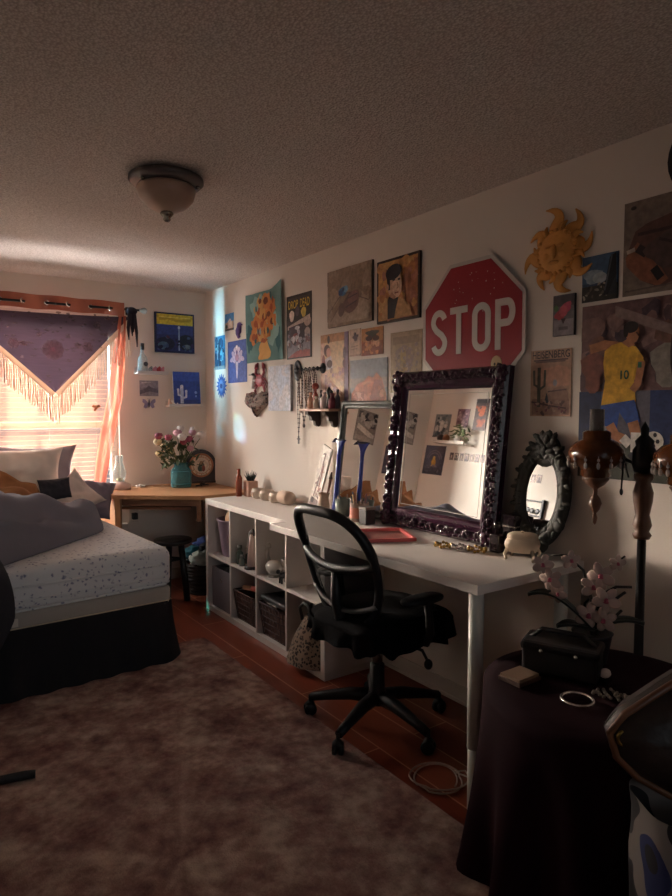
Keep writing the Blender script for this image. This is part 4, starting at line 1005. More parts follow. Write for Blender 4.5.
def seatp(u, v):
    a = 2 * pi * u; b_ = -pi / 2 + pi * v
    e = .6; sg = lambda x: math.copysign(abs(x) ** e, x)
    n = 1 + .03 * sin(a * 9) * cos(b_) + .02 * mnoise.noise((cos(a) * 3, sin(a) * 3, b_))
    return (.02 + .27 * sg(cos(a)) * cos(b_) ** .6 * n, .265 * sg(sin(a)) * cos(b_) ** .6 * n, .485 + .055 * sin(b_))
MB().grid(seatp, 64, 14, closeu=True).build('seat', SEATM, t)
def ruf(u, v):
    a = 2 * pi * u; e = .6; sg = lambda x: math.copysign(abs(x) ** e, x)
    k = 1.0 + .06 * (1 - v) * sin(a * 18) + .02
    return (.02 + .27 * sg(cos(a)) * k, .265 * sg(sin(a)) * k, .415 + .075 * v - .012 * (1 - v) * sin(a * 9))
o = MB().grid(ruf, 120, 5, closeu=True).build('seat_ruffle', SEATM, t)
MB().box(-.13, -.10, .385, .13, .10, .43, bev=.01).build('tilt_mechanism', CB, t)
m = MB().tube([(.02, -.08, .40), (.04, -.24, .395), (.045, -.265, .36)], [.007, .007, .006], 8).ell(.046, -.27, .345, .018, .018, .022, 0, 10, 8); m.build('tilt_lever', CB, t)
for s_ in (-1, 1):
    ar = MB().tube([(.02, s_ * .2, .43), (.03, s_ * .275, .44), (.03, s_ * .295, .48), (.02, s_ * .298, .56), (.01, s_ * .295, .62)], [.016, .018, .018, .016, .016], 10).build('armrest', CB, t)
    MB().ell(-.01, s_ * .29, .63, .105, .042, .018, 0, 20, 8, e=.7).build('arm_pad', mat('black_pad', '#131216', .6), ar)
CHR = mat('chrome', '#9a9794', .25, 1.)
MB().tube([(0, 0, .24), (0, 0, .39)], .024, 16).build('gas_cylinder', CHR, t)
MB().lathe([(.001, .10), (.05, .10), (.045, .14), (.034, .16), (.032, .27), (.026, .275), (.001, .276)], 18).build('column_cover', CB, t)
leg0 = None
for k in range(5):
    a = radians(57 - 1 + 72 * k); M = Matrix.Rotation(a, 4, 'Z')
    lg = MB().tube([M @ Vector(q) for q in ((.02, 0, .125), (.12, 0, .122), (.24, 0, .098), (.305, 0, .082))], [.032, .028, .021, .018], 10).build('base_leg', CB, t)
    c = MB(); q = M @ Vector((.31, 0, 0))
    for s_ in (-1, 1):
        c.lathe([(.001, -.009), (.024, -.009), (.028, -.005), (.028, .005), (.024, .009), (.001, .009)], 16, M=Matrix.Translation(q + Vector((0, 0, .028))) @ Matrix.Rotation(a + .5, 4, 'Z') @ Matrix.Translation((0, s_ * .014, 0)) @ Matrix.Rotation(pi / 2, 4, 'X'))
    c.ell(q.x, q.y, .045, .022, .022, .022, 0, 10, 8).tube([q + Vector((0, 0, .05)), q + Vector((0, 0, .09))], .008, 8)
    c.build('caster', CB, lg)

# ------------------------------------------------------------------ rug, cable, rod
def rugmat():
    m = bpy.data.materials.new('distressed_rug'); m.use_nodes = True
    N, L = m.node_tree.nodes, m.node_tree.links; b = N['Principled BSDF']; b.inputs['Roughness'].default_value = .95
    tc = N.new('ShaderNodeTexCoord')
    n1 = N.new('ShaderNodeTexNoise'); n1.inputs['Scale'].default_value = 5; n1.inputs['Detail'].default_value = 8; n1.inputs['Roughness'].default_value = .7; L.new(tc.outputs['Object'], n1.inputs['Vector'])
    n2 = N.new('ShaderNodeTexNoise'); n2.inputs['Scale'].default_value = 22; n2.inputs['Detail'].default_value = 6; L.new(tc.outputs['Object'], n2.inputs['Vector'])
    r1 = N.new('ShaderNodeValToRGB'); e = r1.color_ramp.elements
    e[0].position = .36; e[0].color = (*lin('#6e4843'), 1); e[1].position = .62; e[1].color = (*lin('#bba394'), 1)
    k = e.new(.48); k.color = (*lin('#93726a'), 1)
    L.new(n1.outputs['Fac'], r1.inputs['Fac'])
    mx = N.new('ShaderNodeMix'); mx.data_type = 'RGBA'; mx.blend_type = 'MULTIPLY'; mx.inputs['Factor'].default_value = .7
    mr = N.new('ShaderNodeMapRange'); mr.inputs['From Min'].default_value = .3; mr.inputs['From Max'].default_value = .7; mr.inputs['To Min'].default_value = .55; mr.inputs['To Max'].default_value = 1.2; L.new(n2.outputs['Fac'], mr.inputs['Value'])
    L.new(r1.outputs['Color'], mx.inputs['A']); L.new(mr.outputs[0], mx.inputs['B']); L.new(mx.outputs['Result'], b.inputs['Base Color'])
    n3 = N.new('ShaderNodeTexNoise'); n3.inputs['Scale'].default_value = 180; L.new(tc.outputs['Object'], n3.inputs['Vector'])
    bp = N.new('ShaderNodeBump'); bp.inputs['Strength'].default_value = .5; bp.inputs['Distance'].default_value = .006; L.new(n3.outputs['Fac'], bp.inputs['Height']); L.new(bp.outputs['Normal'], b.inputs['Normal'])
    return m
single('area_rug', MB().box(-2.30, -4.9, 0, -.655, -1.425, .01, bev=.004), rugmat(), 'large faded beige and maroon rug on the wood floor', 'rug')
pts = []
for k in range(70):
    a = -1.2 + 2 * pi * 2.15 * k / 69; R_ = 1 + .12 * sin(a * 1.7) + .1 * (k > 36)
    pts.append((-.545 + .095 * R_ * cos(a) + .02 * (k / 69), -3.30 + .085 * R_ * sin(a), .0045 + .003 * sin(a * 2) + (.005 if k > 36 else 0) + (.008 if -.545 + .095 * R_ * cos(a) < -.63 else 0)))
pts += [(-.45, -3.30, .005), (-.42, -3.40, .004), (-.50, -3.47, .004), (-.54, -3.49, .005)]
single('cable', MB().tube(pts, .0032, 6), mat('white_cable', '#a5968c', .5), 'coiled white cable on the floor beside the desk leg', 'cable')
single('black_rod', MB().tube([(-2.05, -2.385, .03), (-1.80, -2.432, .028), (-1.765, -2.44, .026)], [.016, .017, .015], 10).tube([(-2.0, -2.39, .012), (-2.0, -2.39, .03)], .012, 8), mat('black_rubber', '#121114', .6), 'black bar end lying on the rug at the left picture edge', 'bar')
# ------------------------------------------------------------------ right wall: pictures
GP = 'pictures on the desk wall'
def rw(F, name, label, y0, y1, z0, z1, cat='picture', x=0., rot=0.):
    return F.hang(name, label, cat, frameR((y0 + y1) / 2, (z0 + z1) / 2, x), GP, rot=rot)
p = Flat(.15, .13, .003, '#5d95c4'); p.rect(0, .55, 1, 1, '#4f8cc6').poly([(0, .45), (.3, .5), (.55, .62), (.8, .5), (1, .55), (1, 0), (0, 0)], '#b49a86').poly([(.3, .1), (.35, .55), (.6, .7), (.8, .5), (.85, .1)], '#d5c4b4').rect(0, 0, 1, .12, '#5d5148').ellp(.2, .25, .14, .12, '#4d5a48')
rw(p, 'photo_print', 'small blue sky photo print, highest one near the room corner', -.385, -.535, 1.987, 2.117)
p = Flat(.187, .262, .003, '#2f6e9a'); p.rect(0, .5, 1, 1, '#3d86b4').dabs(26, (.1, .1, .9, .9), ['#1f4f78', '#5fa5c2', '#173a5c', '#86b8cc'], .12, 1.6, 9).line([(.5, .1), (.45, .5), (.55, .9)], .02, '#17324f').line([(.3, .3), (.35, .75)], .012, '#9cc3d2').rect(0, 0, 1, .1, '#8a98a0')
rw(p, 'art_print', 'upright blue underwater print closest to the room corner', -.19, -.377, 1.70, 1.962)
p = Flat(.315, .315, .003, '#45589e'); p.rect(.03, .03, .97, .97, '#4a5fa6')
for s_ in (-1, 1):
    for (u, v, ru, rv, rot) in ((.18, .66, .13, .07, .7), (.26, .56, .12, .06, -.2), (.14, .52, .09, .05, .3), (.12, .78, .07, .05, 0.)):
        p.ellp(.5 + s_ * u, v, ru, rv, '#c3b8d6', s_ * rot)
    p.ellp(.5 + s_ * .1, .8, .05, .05, '#d8cfe2')
p.ellp(.5, .72, .11, .1, '#d4c8dc').ellp(.5, .60, .09, .09, '#b48fae').ellp(.5, .84, .06, .05, '#e6dfe8').poly([(.42, .5), (.58, .5), (.53, .12), (.5, .06), (.47, .12)], '#a2a6d0').line([(.5, .5), (.5, .12)], .014, '#e0dcec').ellp(.5, .72, .05, .05, '#6a5a92')
rw(p, 'art_print', 'blue print with a pale symmetrical winged figure', -.43, -.745, 1.585, 1.90)
p = MB()
pts = []
for k in range(32):
    a = 2 * pi * k / 32; R_ = .098 if k % 2 == 0 else .062
    pts.append((R_ * cos(a), R_ * sin(a)))
p.prism(pts, .001, .004)
pts2 = [(x * .55, y * .55) for x, y in pts]; p.prism(pts2, .004, .006, 1).prism([(.02 * cos(k * pi / 8), .02 * sin(k * pi / 8)) for k in range(16)], .006, .008, 2)
o = p.build('paper_star', [mat('cobalt_paper', '#3f5fa8', .6), mat('pale_cobalt_paper', '#6684bd', .6), mat('navy_paper', '#2a3d78', .6)]); o.matrix_world = frameR(-.31, 1.567); tag(o, 'blue spiky starburst cutout low on the wall beside the room corner', 'decoration')
m = MB()
m.tube([(.0, .055, .006), (.012, .03, .008), (.004, .0, .010), (-.014, -.02, .008), (-.004, -.045, .006), (.012, -.04, .005)], [.014, .020, .026, .018, .012, .006], 10)
m.ell(.012, .05, .008, .022, .016, .012).tube([(.025, .05, .008), (.05, .042, .006)], [.008, .005], 8).ell(-.025, .0, .008, .014, .022, .006)
o = m.build('seahorse', mat('purple_felt', '#5d4a8a', .7, vary=.2)); o.matrix_world = frameR(-.63, 1.965); tag(o, 'little purple seahorse ornament above the winged figure print', 'ornament')
# cloth hanging with orange flowers (generic flowers)
t = MB()
def cl(u, v):
    y = -.757 - .533 * u; z = 1.717 + .49 * v
    if v > .5: z += .035 * max(0, (u - .72) / .28) * (v - .5) * 2 - .012 * sin(pi * u) * (v - .5)
    xx = -.006 - .010 * abs(sin(u * 7 + v * 2)) - .02 * max(0, u - .85) * v * 5
    return (xx, y, z)
TEAL = mat('teal_flower_cloth', '#5f8280', .9, vary=.3, scale=7, bump=.2, bscale=50)
t.grid(cl, 26, 22, 0)
r = random.Random(31)
def patch(u, v, ru, rv, mi, lift, n=18, wob=.15):
    vs = [Vector(cl(u, v)) + Vector((-lift, 0, 0))]; 
    for k in range(n):
        a = 2 * pi * k / n; q = 1 + wob * sin(a * 5 + u * 40) + wob * .5 * sin(a * 8 + v * 30)
        vs.append(Vector(cl(min(.97, max(.03, u + ru * cos(a) * q)), min(.97, max(.03, v + rv * sin(a) * q)))) + Vector((-lift, 0, 0)))
    t.add(vs, [(0, 1 + (k + 1) % n, 1 + k) for k in range(n)], mi, False)
patch(.30, .80, .17, .14, 4, .0015); patch(.7, .45, .2, .22, 4, .0015); patch(.12, .35, .1, .2, 5, .0015); patch(.88, .3, .08, .18, 5, .0015)
patch(.52, .12, .17, .18, 2, .003); patch(.52, .30, .10, .04, 6, .0035)
for i, (u, v, R_) in enumerate(((.40, .72, .13), (.58, .85, .12), (.72, .74, .11), (.56, .62, .13), (.30, .55, .12), (.74, .54, .11), (.42, .42, .13), (.60, .42, .11), (.26, .36, .11), (.45, .86, .09), (.50, .52, .1), (.66, .65, .09))):
    patch(u, v, R_, R_ * 1.0, 1 if i % 3 else 2, .004 + i * .0004)
    patch(u, v, R_ * .45, R_ * .45, 3 if i % 2 else 6, .009 + i * .0002, 12, .05)
for i in range(22): patch(r.uniform(.25, .8), r.uniform(.3, .92), .025, .05, [5, 2, 6, 4][i % 4], .0105, 8, .1)
o = single('wall_hanging', t, [TEAL, mat('cloth_orange', '#bf7a45', .9, vary=.25), mat('cloth_ochre', '#c79658', .9, vary=.2), mat('cloth_brown', '#6e3f2e', .9), mat('cloth_pale_teal', '#86a8a4', .9), mat('cloth_dark_teal', '#2f5a60', .9), mat('cloth_rust', '#9c5234', .9)],
           'teal cloth wall hanging with a mass of orange flowers in a pot', 'wall hanging', GP)
# tall dark film poster
p = Flat(.30, .407, .003, '#2a2325', '#1a1617')
p.rect(.05, .04, .95, .96, '#3a3033').rect(.05, .02, .95, .40, '#8d8790').rect(.05, .60, .95, .90, '#2b2524')
p.text('DROP', .08, .79, .48, .92, '#cfae3e', .01).text('DEAD', .56, .79, .93, .92, '#cfae3e', .01)
p.ellp(.22, .68, .10, .09, '#d9c3b8', 0, 14, .08).ellp(.70, .71, .10, .08, '#d0b45a', .2, 14, .08).ellp(.85, .56, .13, .08, '#b9a196', .1).poly([(.05, .52), (.95, .66), (.95, .58), (.05, .46)], '#c0ada3').ellp(.45, .74, .08, .08, '#54484f')
p.poly([(.1, .5), (.6, .54), (.75, .30), (.55, .22), (.2, .24)], '#4a3b42').ellp(.38, .30, .16, .10, '#8a4a4a').ellp(.62, .36, .14, .14, '#352b33').ellp(.30, .30, .06, .06, '#d7cdd0').ellp(.45, .48, .1, .03, '#d5d1d4').ellp(.85, .36, .1, .12, '#b3a09a', 0, 14, .15)
p.poly([(.05, .02), (.95, .02), (.95, .12), (.5, .13), (.2, .06)], '#a05a58').dabs(40, (.08, .12, .92, .45), ['#a9a5b0', '#cfc9cc', '#6a6470', '#7d5c60', '#4b444c'], .06, .6, 12)
rw(p, 'film_poster', 'dark film poster with a yellow title above a crowded scene', -1.321, -1.62, 1.71, 2.117, 'poster')
# crab, little figure, beaded heart
m = MB(); m.ell(0, 0, .014, .058, .042, .014, 0, 18, 8)
for s_ in (-1, 1):
    m.tube([(s_ * .03, .03, .012), (s_ * .062, .055, .014), (s_ * .055, .085, .014)], [.009, .010, .010], 8)
    m.tube([(s_ * .055, .085, .014), (s_ * .05, .11, .014), (s_ * .03, .125, .012)], [.014, .013, .004], 8).tube([(s_ * .058, .09, .012), (s_ * .03, .105, .012)], [.008, .003], 6)
    for k in range(4):
        y0 = .02 - .018 * k
        m.tube([(s_ * .04, y0, .012), (s_ * (.082 - .004 * k), y0 - .01 - .008 * k, .018), (s_ * (.095 - .012 * k), y0 - .045 - .008 * k, .004)], [.007, .006, .003], 6)
    m.ell(s_ * .014, .045, .022, .006, .006, .006, 0, 8, 6)
o = m.build('crab_ornament', mat('crab_red', '#9c4a52', .5, vary=.2)); o.matrix_world = frameR(-.965, 1.585); tag(o, 'reddish pink crab ornament mounted above the beaded heart', 'ornament')
t = thing('cap_figurine', 'small white figure with a black cap beside the red crab', 'figurine', M=frameR(-.875, 1.53))
MB().tube([(0, 0, .012), (0, .05, .014), (0, .075, .014)], [.026, .022, .012], 10).ell(0, .085, .015, .018, .018, .015).tube([(.012, .06, .02), (.05, .055, .02)], [.008, .006], 8).build('body', mat('white_ceramic', '#d8cfca', .5), t)
MB().ell(0, .102, .015, .022, .012, .018).box(-.024, .096, .01, .024, .101, .045, bev=.002).build('cap', mat('black_cap', '#17151a', .4), t)
t = thing('beaded_heart', 'greyish pink heart shaped beaded hanging below the red crab', 'wall hanging', M=frameR(-.925, 1.435, -.006))
pts = []
for k in range(48):
    a = 2 * pi * k / 48; x = .0112 * 16 * sin(a) ** 3; y = .0062 * (13 * cos(a) - 5 * cos(2 * a) - 2 * cos(3 * a) - cos(4 * a)); pts.append((x, y))
HB = mat('beaded_heart', '#8a776c', .7, vary=.5, scale=60, bump=.8, bscale=120)
hm = MB()
def hf(u, v):
    k = int(u * 48) % 48; x, y = pts[k]; q = 1 - v
    return (x * q, y * q + .0 * v, .0 + .055 * sqrt(max(0, 1 - q * q)))
HM = hm.grid(hf, 48, 8, closeu=True)
m = MB(); r = random.Random(2)
for k in range(90):
    i = r.randrange(48); q = sqrt(r.random()) * .97; x, y = pts[i]
    m.ell(x * q, y * q, .0 + .055 * sqrt(1 - q * q), .008, .008, .007, r.randrange(3), 6, 4)
HM.f += [tuple(i + len(HM.v) for i in f) for f in m.f]; HM.v += m.v; HM.mi += [k + 1 for k in m.mi]; HM.sm += m.sm; HM.c += m.c
HM.build('heart', [HB, mat('bead_grey', '#9a8d84', .4), mat('bead_rose', '#8c5f60', .4), mat('bead_dark', '#54474a', .4)], t)
p = Flat(.295, .303, .018, '#c6c9d4', '#a9a4a4'); p.dabs(26, (.1, .1, .9, .9), ['#c9ccd6', '#bfc6d6', '#cdc9cf'], .14, .8, 3)
rw(p, 'wall_canvas', 'pale bluish white square canvas right of the red crab', -1.095, -1.39, 1.373, 1.676)

# necklace rail
t = thing('necklace_rail', 'dark iron rail with round end plate holding necklaces', 'rail', M=frameR(-1.46, 1.632))
IRON = mat('dark_iron', '#34343a', .45, .5)
MB().lathe([(.001, 0), (.045, .001), (.05, .006), (.038, .012), (.03, .01), (.02, .018), (.012, .03), (.001, .032)], 20, sy=1.35).build('end_plate', IRON, t)
MB().lathe([(.001, 0), (.03, .001), (.032, .006), (.015, .012), (.001, .02)], 20, M=Matrix.Translation((.29, 0, 0))).build('end_plate', IRON, t)
m = MB().tube([(0, 0, .028), (.30, 0, .028)], .006, 8)
for k in range(6): m.ell(.04 + .045 * k, .0, .028, .010, .014, .010, 0, 8, 6)
m.build('bar', IRON, t)
NC = [('#4a4044', 'dark bead'), ('#8a7466', 'tan bead'), ('#3b3537', 'black chain'), ('#a58d7c', 'pale bead'), ('#6a5850', 'brown bead'), ('#97868a', 'silver grey bead'), ('#54423c', 'coffee bead')]
for k, (c, nm) in enumerate(NC):
    x = .035 + .032 * k; L_ = [.42, .26, .34, .22, .27, .24, .20][k]; wd = .010 + .004 * (k % 3)
    m = MB()
    pts = [(x - wd * .4, .006, .034)] + [(x - wd * sin(pi * f_) - wd * .3, -L_ * f_, .020 + .008 * (k % 2)) for f_ in (.2, .4, .6, .8)] + [(x, -L_, .022)] + [(x + wd * sin(pi * f_) + wd * .3, -L_ * f_, .020 + .008 * (k % 2)) for f_ in (.8, .6, .4, .2)] + [(x + wd * .4, .006, .034)]
    m.tube(pts, .0022, 5)
    for q in range(1, len(pts) - 1):
        for f_ in (0, .33, .66):
            a_, b_ = Vector(pts[q]), Vector(pts[q + 1]); pp = a_.lerp(b_, f_); m.ell(pp.x, pp.y, pp.z, .0045, .0055, .0045, 0, 6, 4)
    if k == 0: m.box(x - .004, -L_ - .05, .018, x + .004, -L_, .026).box(x - .014, -L_ - .022, .018, x + .014, -L_ - .014, .026)
    elif k == 2: m.ell(x, -L_ - .012, .022, .014, .014, .005, 0, 10, 6)
    else: m.ell(x, -L_ - .006, .022, .006, .009, .005, 0, 8, 6)
    o = m.build('necklace', mat('necklace_%d' % k, c, .4, .2)); o.matrix_world = frameR(-1.46, 1.632)
    tag(o, ['dark bead necklace with a long cross pendant, leftmost on the iron rail', 'tan bead necklace second from the left on the iron rail', 'long black chain with round pendant, third on the iron rail', 'pale bead necklace fourth from the left on the iron rail', 'brown bead necklace fifth from the left on the iron rail', 'silver grey bead necklace sixth from the left on the iron rail', 'short coffee bead necklace at the right end of the iron rail'][k], 'necklace', 'necklaces on the iron rail')
# bracket shelf with bottles
t = thing('wall_shelf', 'small wooden wall shelf on two dark scrolled brackets above the blue stick', 'shelf', M=frameR(-1.805, 1.372))
MB().box(-.155, 0, .001, .165, .016, .115, bev=.003).build('board', mat('pink_wood', '#b58a72', .55, vary=.15), t)
for x in (-.10, .085):
    pts = [(0, 0), (.095, 0), (.09, -.02), (.07, -.03), (.065, -.055), (.04, -.06), (.034, -.085), (.012, -.095), (0, -.08)]
    MB().prism(pts, -.014, .014, M=Matrix.Translation((x, 0, .001)) @ Matrix.Rotation(-pi / 2, 4, 'Y')).build('bracket', mat('dark_bracket_wood', '#3a2822', .55, vary=.2), t)
for k, (x, z, h_, rr, c, sh_, lb) in enumerate((
    (-.125, .05, .10, .018, '#d0a68c', 'b', 'peach bottle at the left end of the bracket shelf'),
    (-.085, .04, .135, .016, '#a04a3a', 'ball', 'red ball topped bottle, second from left on the bracket shelf'),
    (-.05, .055, .075, .020, '#c9b39c', 'b', 'cream jar, third from left on the bracket shelf'),
    (-.015, .045, .11, .015, '#2a2024', 'b', 'slim black bottle in the middle of the bracket shelf'),
    (.03, .055, .10, .022, '#dcc6c0', 'b', 'pale bottle right of the slim black one on the bracket shelf'),
    (.075, .05, .13, .020, '#17151a', 'fig', 'black pointed figure standing on the bracket shelf'),
    (.115, .055, .09, .022, '#7a2c3a', 'b', 'dark red bottle near the right end of the bracket shelf'),
    (.148, .04, .11, .014, '#4a4048', 'b', 'dark grey bottle at the right end of the bracket shelf'))):
    m = MB()
    M = Matrix.Translation((x, .016, z)) @ Matrix.Rotation(-pi / 2, 4, 'X')
    if sh_ == 'fig': m.lathe([(.001, 0), (rr, 0), (rr * .6, h_ * .4), (rr * .5, h_ * .6), (rr * .9, h_ * .75), (rr * .4, h_ * .9), (.001, h_)], 12, M=M).ell(x + .022, .016 + h_ * .7, z, .012, .018, .01)
    else:
        m.lathe([(.001, 0), (rr, 0), (rr, h_ * .6), (rr * .5, h_ * .72), (rr * .45, h_ * .85), (rr * .6, h_ * .86), (rr * .6, h_), (.001, h_)], 14, M=M)
        if sh_ == 'ball': m.ell(x, .016 + h_, z, .022, .022, .022, 0, 12, 8)
    o = m.build('bottle' if sh_ != 'fig' else 'figurine', mat('shelf_item_%d' % k, c, .35)); o.matrix_world = frameR(-1.805, 1.372)
    tag(o, lb, 'bottle' if sh_ != 'fig' else 'figurine', 'bottles on the bracket shelf')

p = Flat(.285, .40, .003, '#c9a48e'); p.rect(.0, .88, 1, 1, '#b4835e').rect(.14, .42, .84, .88, '#d6b896').rect(.86, .0, 1, 1, '#7d6a80').rect(.0, .0, .14, .86, '#d8b5a6')
p.ellp(.24, .76, .12, .09, '#5c4240').ellp(.30, .73, .09, .07, '#cf9c88').ellp(.30, .92, .05, .06, '#3c2a26').poly([(.12, .62), (.4, .68), (.45, .5), (.2, .46)], '#d6cbd0').ellp(.34, .56, .10, .06, '#5a3c3a').ellp(.88, .7, .06, .09, '#6a5a68').ellp(.86, .55, .05, .06, '#7a5c68')
p.poly([(.05, .44), (.3, .46), (.5, .36), (.85, .2), (.85, .06), (.05, .06)], '#dcb8a4').line([(.3, .42), (.55, .30), (.85, .16)], .03, '#e2c2a4').line([(.2, .40), (.2, .12)], .02, '#a27a78').line([(.35, .30), (.8, .1)], .02, '#a87258').ellp(.12, .6, .06, .1, '#8a4a48').dabs(22, (.2, .05, .85, .5), ['#c89a86', '#e2c6b4', '#a77f74', '#b58f9a'], .06, .8, 6)
rw(p, 'film_poster', 'pale pinkish film poster just above the bracket shelf', -1.723, -2.008, 1.43, 1.83, 'poster')
p = Flat(.424, .325, .014, '#94806f', '#4c3d36'); p.dabs(60, (.04, .04, .96, .96), ['#9c8776', '#8c7767', '#a38d79', '#86705f'], .13, .8, 15)
p.poly([(.05, .05), (.3, .3), (.5, .2), (.95, .45), (.95, .05)], '#a5917f').line([(.05, .25), (.3, .5), (.5, .55), (.95, .35)], .006, '#6b564c').line([(.1, .1), (.35, .4)], .005, '#6b564c')
p.ellp(.58, .38, .19, .17, '#6d5049', .4, 18, .08).ellp(.62, .45, .12, .1, '#7d5b54', .3).line([(.45, .3), (.7, .38)], .008, '#47343a').line([(.5, .45), (.72, .5)], .006, '#47343a').line([(.42, .36), (.55, .55)], .008, '#54403c').ellp(.36, .27, .07, .12, '#5f4741', -.4)
p.ellp(.40, .60, .09, .08, '#3f6a92', .2, 16, .2).ellp(.34, .57, .05, .05, '#2b3d62').ellp(.46, .62, .05, .06, '#6f97b4').ellp(.40, .62, .03, .03, '#24324f')
rw(p, 'wall_canvas', 'grey brown canvas of hands with a blue flower', -1.814, -2.238, 1.864, 2.188)
p = Flat(.333, .325, .014, '#3a2a22', '#2a1d18'); p.rect(.04, .04, .96, .96, '#b9854e').rect(.04, .5, .45, .96, '#c9985a').poly([(.55, .04), (.96, .04), (.96, .9), (.7, .96), (.6, .6)], '#a3694a').dabs(70, (.08, .08, .92, .92), ['#c08a52', '#b07546', '#c99c62', '#9c6650', '#a8705a'], .08, .9, 22)
p.poly([(.14, .05), (.2, .25), (.36, .38), (.6, .36), (.82, .22), (.86, .05)], '#b58a5c').poly([(.30, .05), (.30, .34), (.36, .44), (.56, .36), (.50, .2), (.46, .05)], '#2a2527')
p.ellp(.46, .58, .16, .23, '#c09a80').ellp(.52, .54, .11, .18, '#cfab92').ellp(.44, .77, .19, .12, '#2c2224', .15).poly([(.27, .72), (.31, .5), (.36, .5), (.36, .72)], '#2c2224').line([(.42, .64), (.48, .65)], .010, '#3c2c2a').line([(.54, .64), (.6, .64)], .010, '#3c2c2a').line([(.53, .6), (.55, .52), (.52, .50)], .006, '#8f6a58').line([(.47, .44), (.56, .44)], .008, '#8c5a50').ellp(.30, .55, .03, .05, '#b58c74').poly([(.34, .40), (.46, .34), (.5, .38), (.40, .46)], '#a57c64')
rw(p, 'wall_art', 'framed orange portrait painting of a dark haired man', -2.28, -2.613, 1.836, 2.162)
p = Flat(.103, .152, .003, '#c0a592'); p.ellp(.55, .68, .24, .12, '#5a4a4e', .2, 16, .2).ellp(.5, .8, .1, .08, '#4a3d44').line([(.15, .35), (.8, .38)], .004, '#8f7668').line([(.15, .25), (.7, .27)], .004, '#8f7668').rect(0, .0, 1, .06, '#a58b7a')
rw(p, 'photo_print', 'small beige card with a grey bird, left of the brown photo', -2.019, -2.124, 1.683, 1.835)
p = Flat(.19, .148, .003, '#8f5236'); p.rect(0, .5, 1, 1, '#b07848').ellp(.5, .78, .28, .14, '#3c3a2a', 0, 16, .2).ellp(.35, .45, .16, .2, '#c08a6c').ellp(.68, .42, .16, .2, '#c79474').ellp(.36, .62, .16, .1, '#4a2c24').ellp(.68, .6, .15, .1, '#5a3a2c').poly([(.05, .0), (.15, .3), (.5, .25), (.9, .3), (1, 0)], '#7a3a2c').dabs(18, (.05, .05, .95, .5), ['#a55a3a', '#7d3f2c', '#c68a5a'], .07, 1, 8)
rw(p, 'photo_print', 'small orange brown photo of two faces, right of the bird card', -2.13, -2.322, 1.679, 1.827)
p = Flat(.33, .27, .004, '#8d9098'); p.rect(0, .55, 1, 1, '#8a8d96').rect(0, .42, 1, .62, '#a39692').poly([(.02, 0), (.04, .3), (.2, .5), (.4, .56), (.5, .66), (.64, .62), (.72, .72), (.86, .6), (.97, .3), (1, 0)], '#b0705a').poly([(.3, .2), (.42, .56), (.55, .6), (.68, .55), (.72, .2)], '#bd7d66').poly([(.55, .2), (.68, .58), (.86, .56), (.95, .25), (.9, 0)], '#8a5348').line([(.35, .50), (.5, .54), (.66, .52)], .012, '#d19a82').line([(.3, .32), (.5, .36), (.7, .33)], .008, '#93594a').ellp(.22, .18, .16, .16, '#d0a490').dabs(26, (.08, .05, .92, .45), ['#a86b58', '#c48a74', '#925648'], .06, .8, 19)
rw(p, 'art_print', 'picture of a red desert rock under a grey sky', -2.028, -2.357, 1.39, 1.659)
p = Flat(.24, .31, .003, '#9c866c', '#7a6652'); p.rect(.05, .05, .95, .95, '#a08a70').rect(.08, .80, .92, .92, '#85705c').ellp(.45, .5, .28, .3, '#8f7c72', 0, 20, .15).ellp(.42, .6, .09, .13, '#ae9468').poly([(.34, .5), (.5, .5), (.6, .2), (.26, .2)], '#a88a62').ellp(.42, .7, .05, .05, '#b79c7a').dabs(80, (.1, .1, .9, .78), ['#8a7a78', '#a68f72', '#7f6d62', '#b09a7c', '#8c8488'], .035, 1, 27)
rw(p, 'art_print', 'faded tan print with a standing figure, left of the stop sign', -2.382, -2.622, 1.47, 1.781)

# ------------------------------------------------------------------ STOP sign
t = thing('stop_sign', 'red octagonal STOP sign on the wall behind the carved mirror', 'sign', M=frameR(-2.949, 1.746, -.012) @ Matrix.Rotation(radians(.4), 4, 'Z'))
def octa(rad): return [(rad / cos(pi / 8) * cos(pi / 8 + k * pi / 4), rad / cos(pi / 8) * sin(pi / 8 + k * pi / 4)) for k in range(8)]
MB().prism(octa(.305), 0, .003).build('plate', mat('sign_white', '#c9c0b8', .45, vary=.06), t)
MB().prism(octa(.288), .0025, .0042).build('red_field', mat('sign_red', '#8c0f20', .5, vary=.10, scale=5, spec=.25), t)
def stroke(m, pts, wd, z0=.004, z1=.0052):
    q = [Vector((x, y)) for x, y in pts]; L, R = [], []
    for i, p_ in enumerate(q):
        tt = q[min(i + 1, len(q) - 1)] - q[max(i - 1, 0)]; tt.normalize(); nn = Vector((-tt.y, tt.x)) * wd / 2
        L.append(p_ + nn); R.append(p_ - nn)
    k = len(q); vs = [(p_.x, p_.y, z1) for p_ in R + L] + [(p_.x, p_.y, z0) for p_ in R + L]
    fs = [(i, i + 1, k + i + 1, k + i) for i in range(k - 1)] + [(i + 1, i, 2 * k + i, 2 * k + i + 1) for i in range(k - 1)] + [(k + i, k + i + 1, 3 * k + i + 1, 3 * k + i) for i in range(k - 1)] + [(0, k, 3 * k, 2 * k), (k - 1, 3 * k - 1, 4 * k - 1, 2 * k - 1)]
    m.add(vs, fs)
LW, LH = .108, .215; sw = .031
LM = mat('sign_letters', '#c9bfb8', .45, vary=.05)
def arc(cx, cy, rx, ry, a0, a1, n=14): return [(cx + rx * cos(radians(a0 + (a1 - a0) * k / n)), cy + ry * sin(radians(a0 + (a1 - a0) * k / n))) for k in range(n + 1)]
h2 = LH / 2 - sw / 2
xs = [-.195, -.068, .068, .20]
m = MB(); x = xs[0]; rx = LW / 2 - sw / 2; ry = h2 / 2
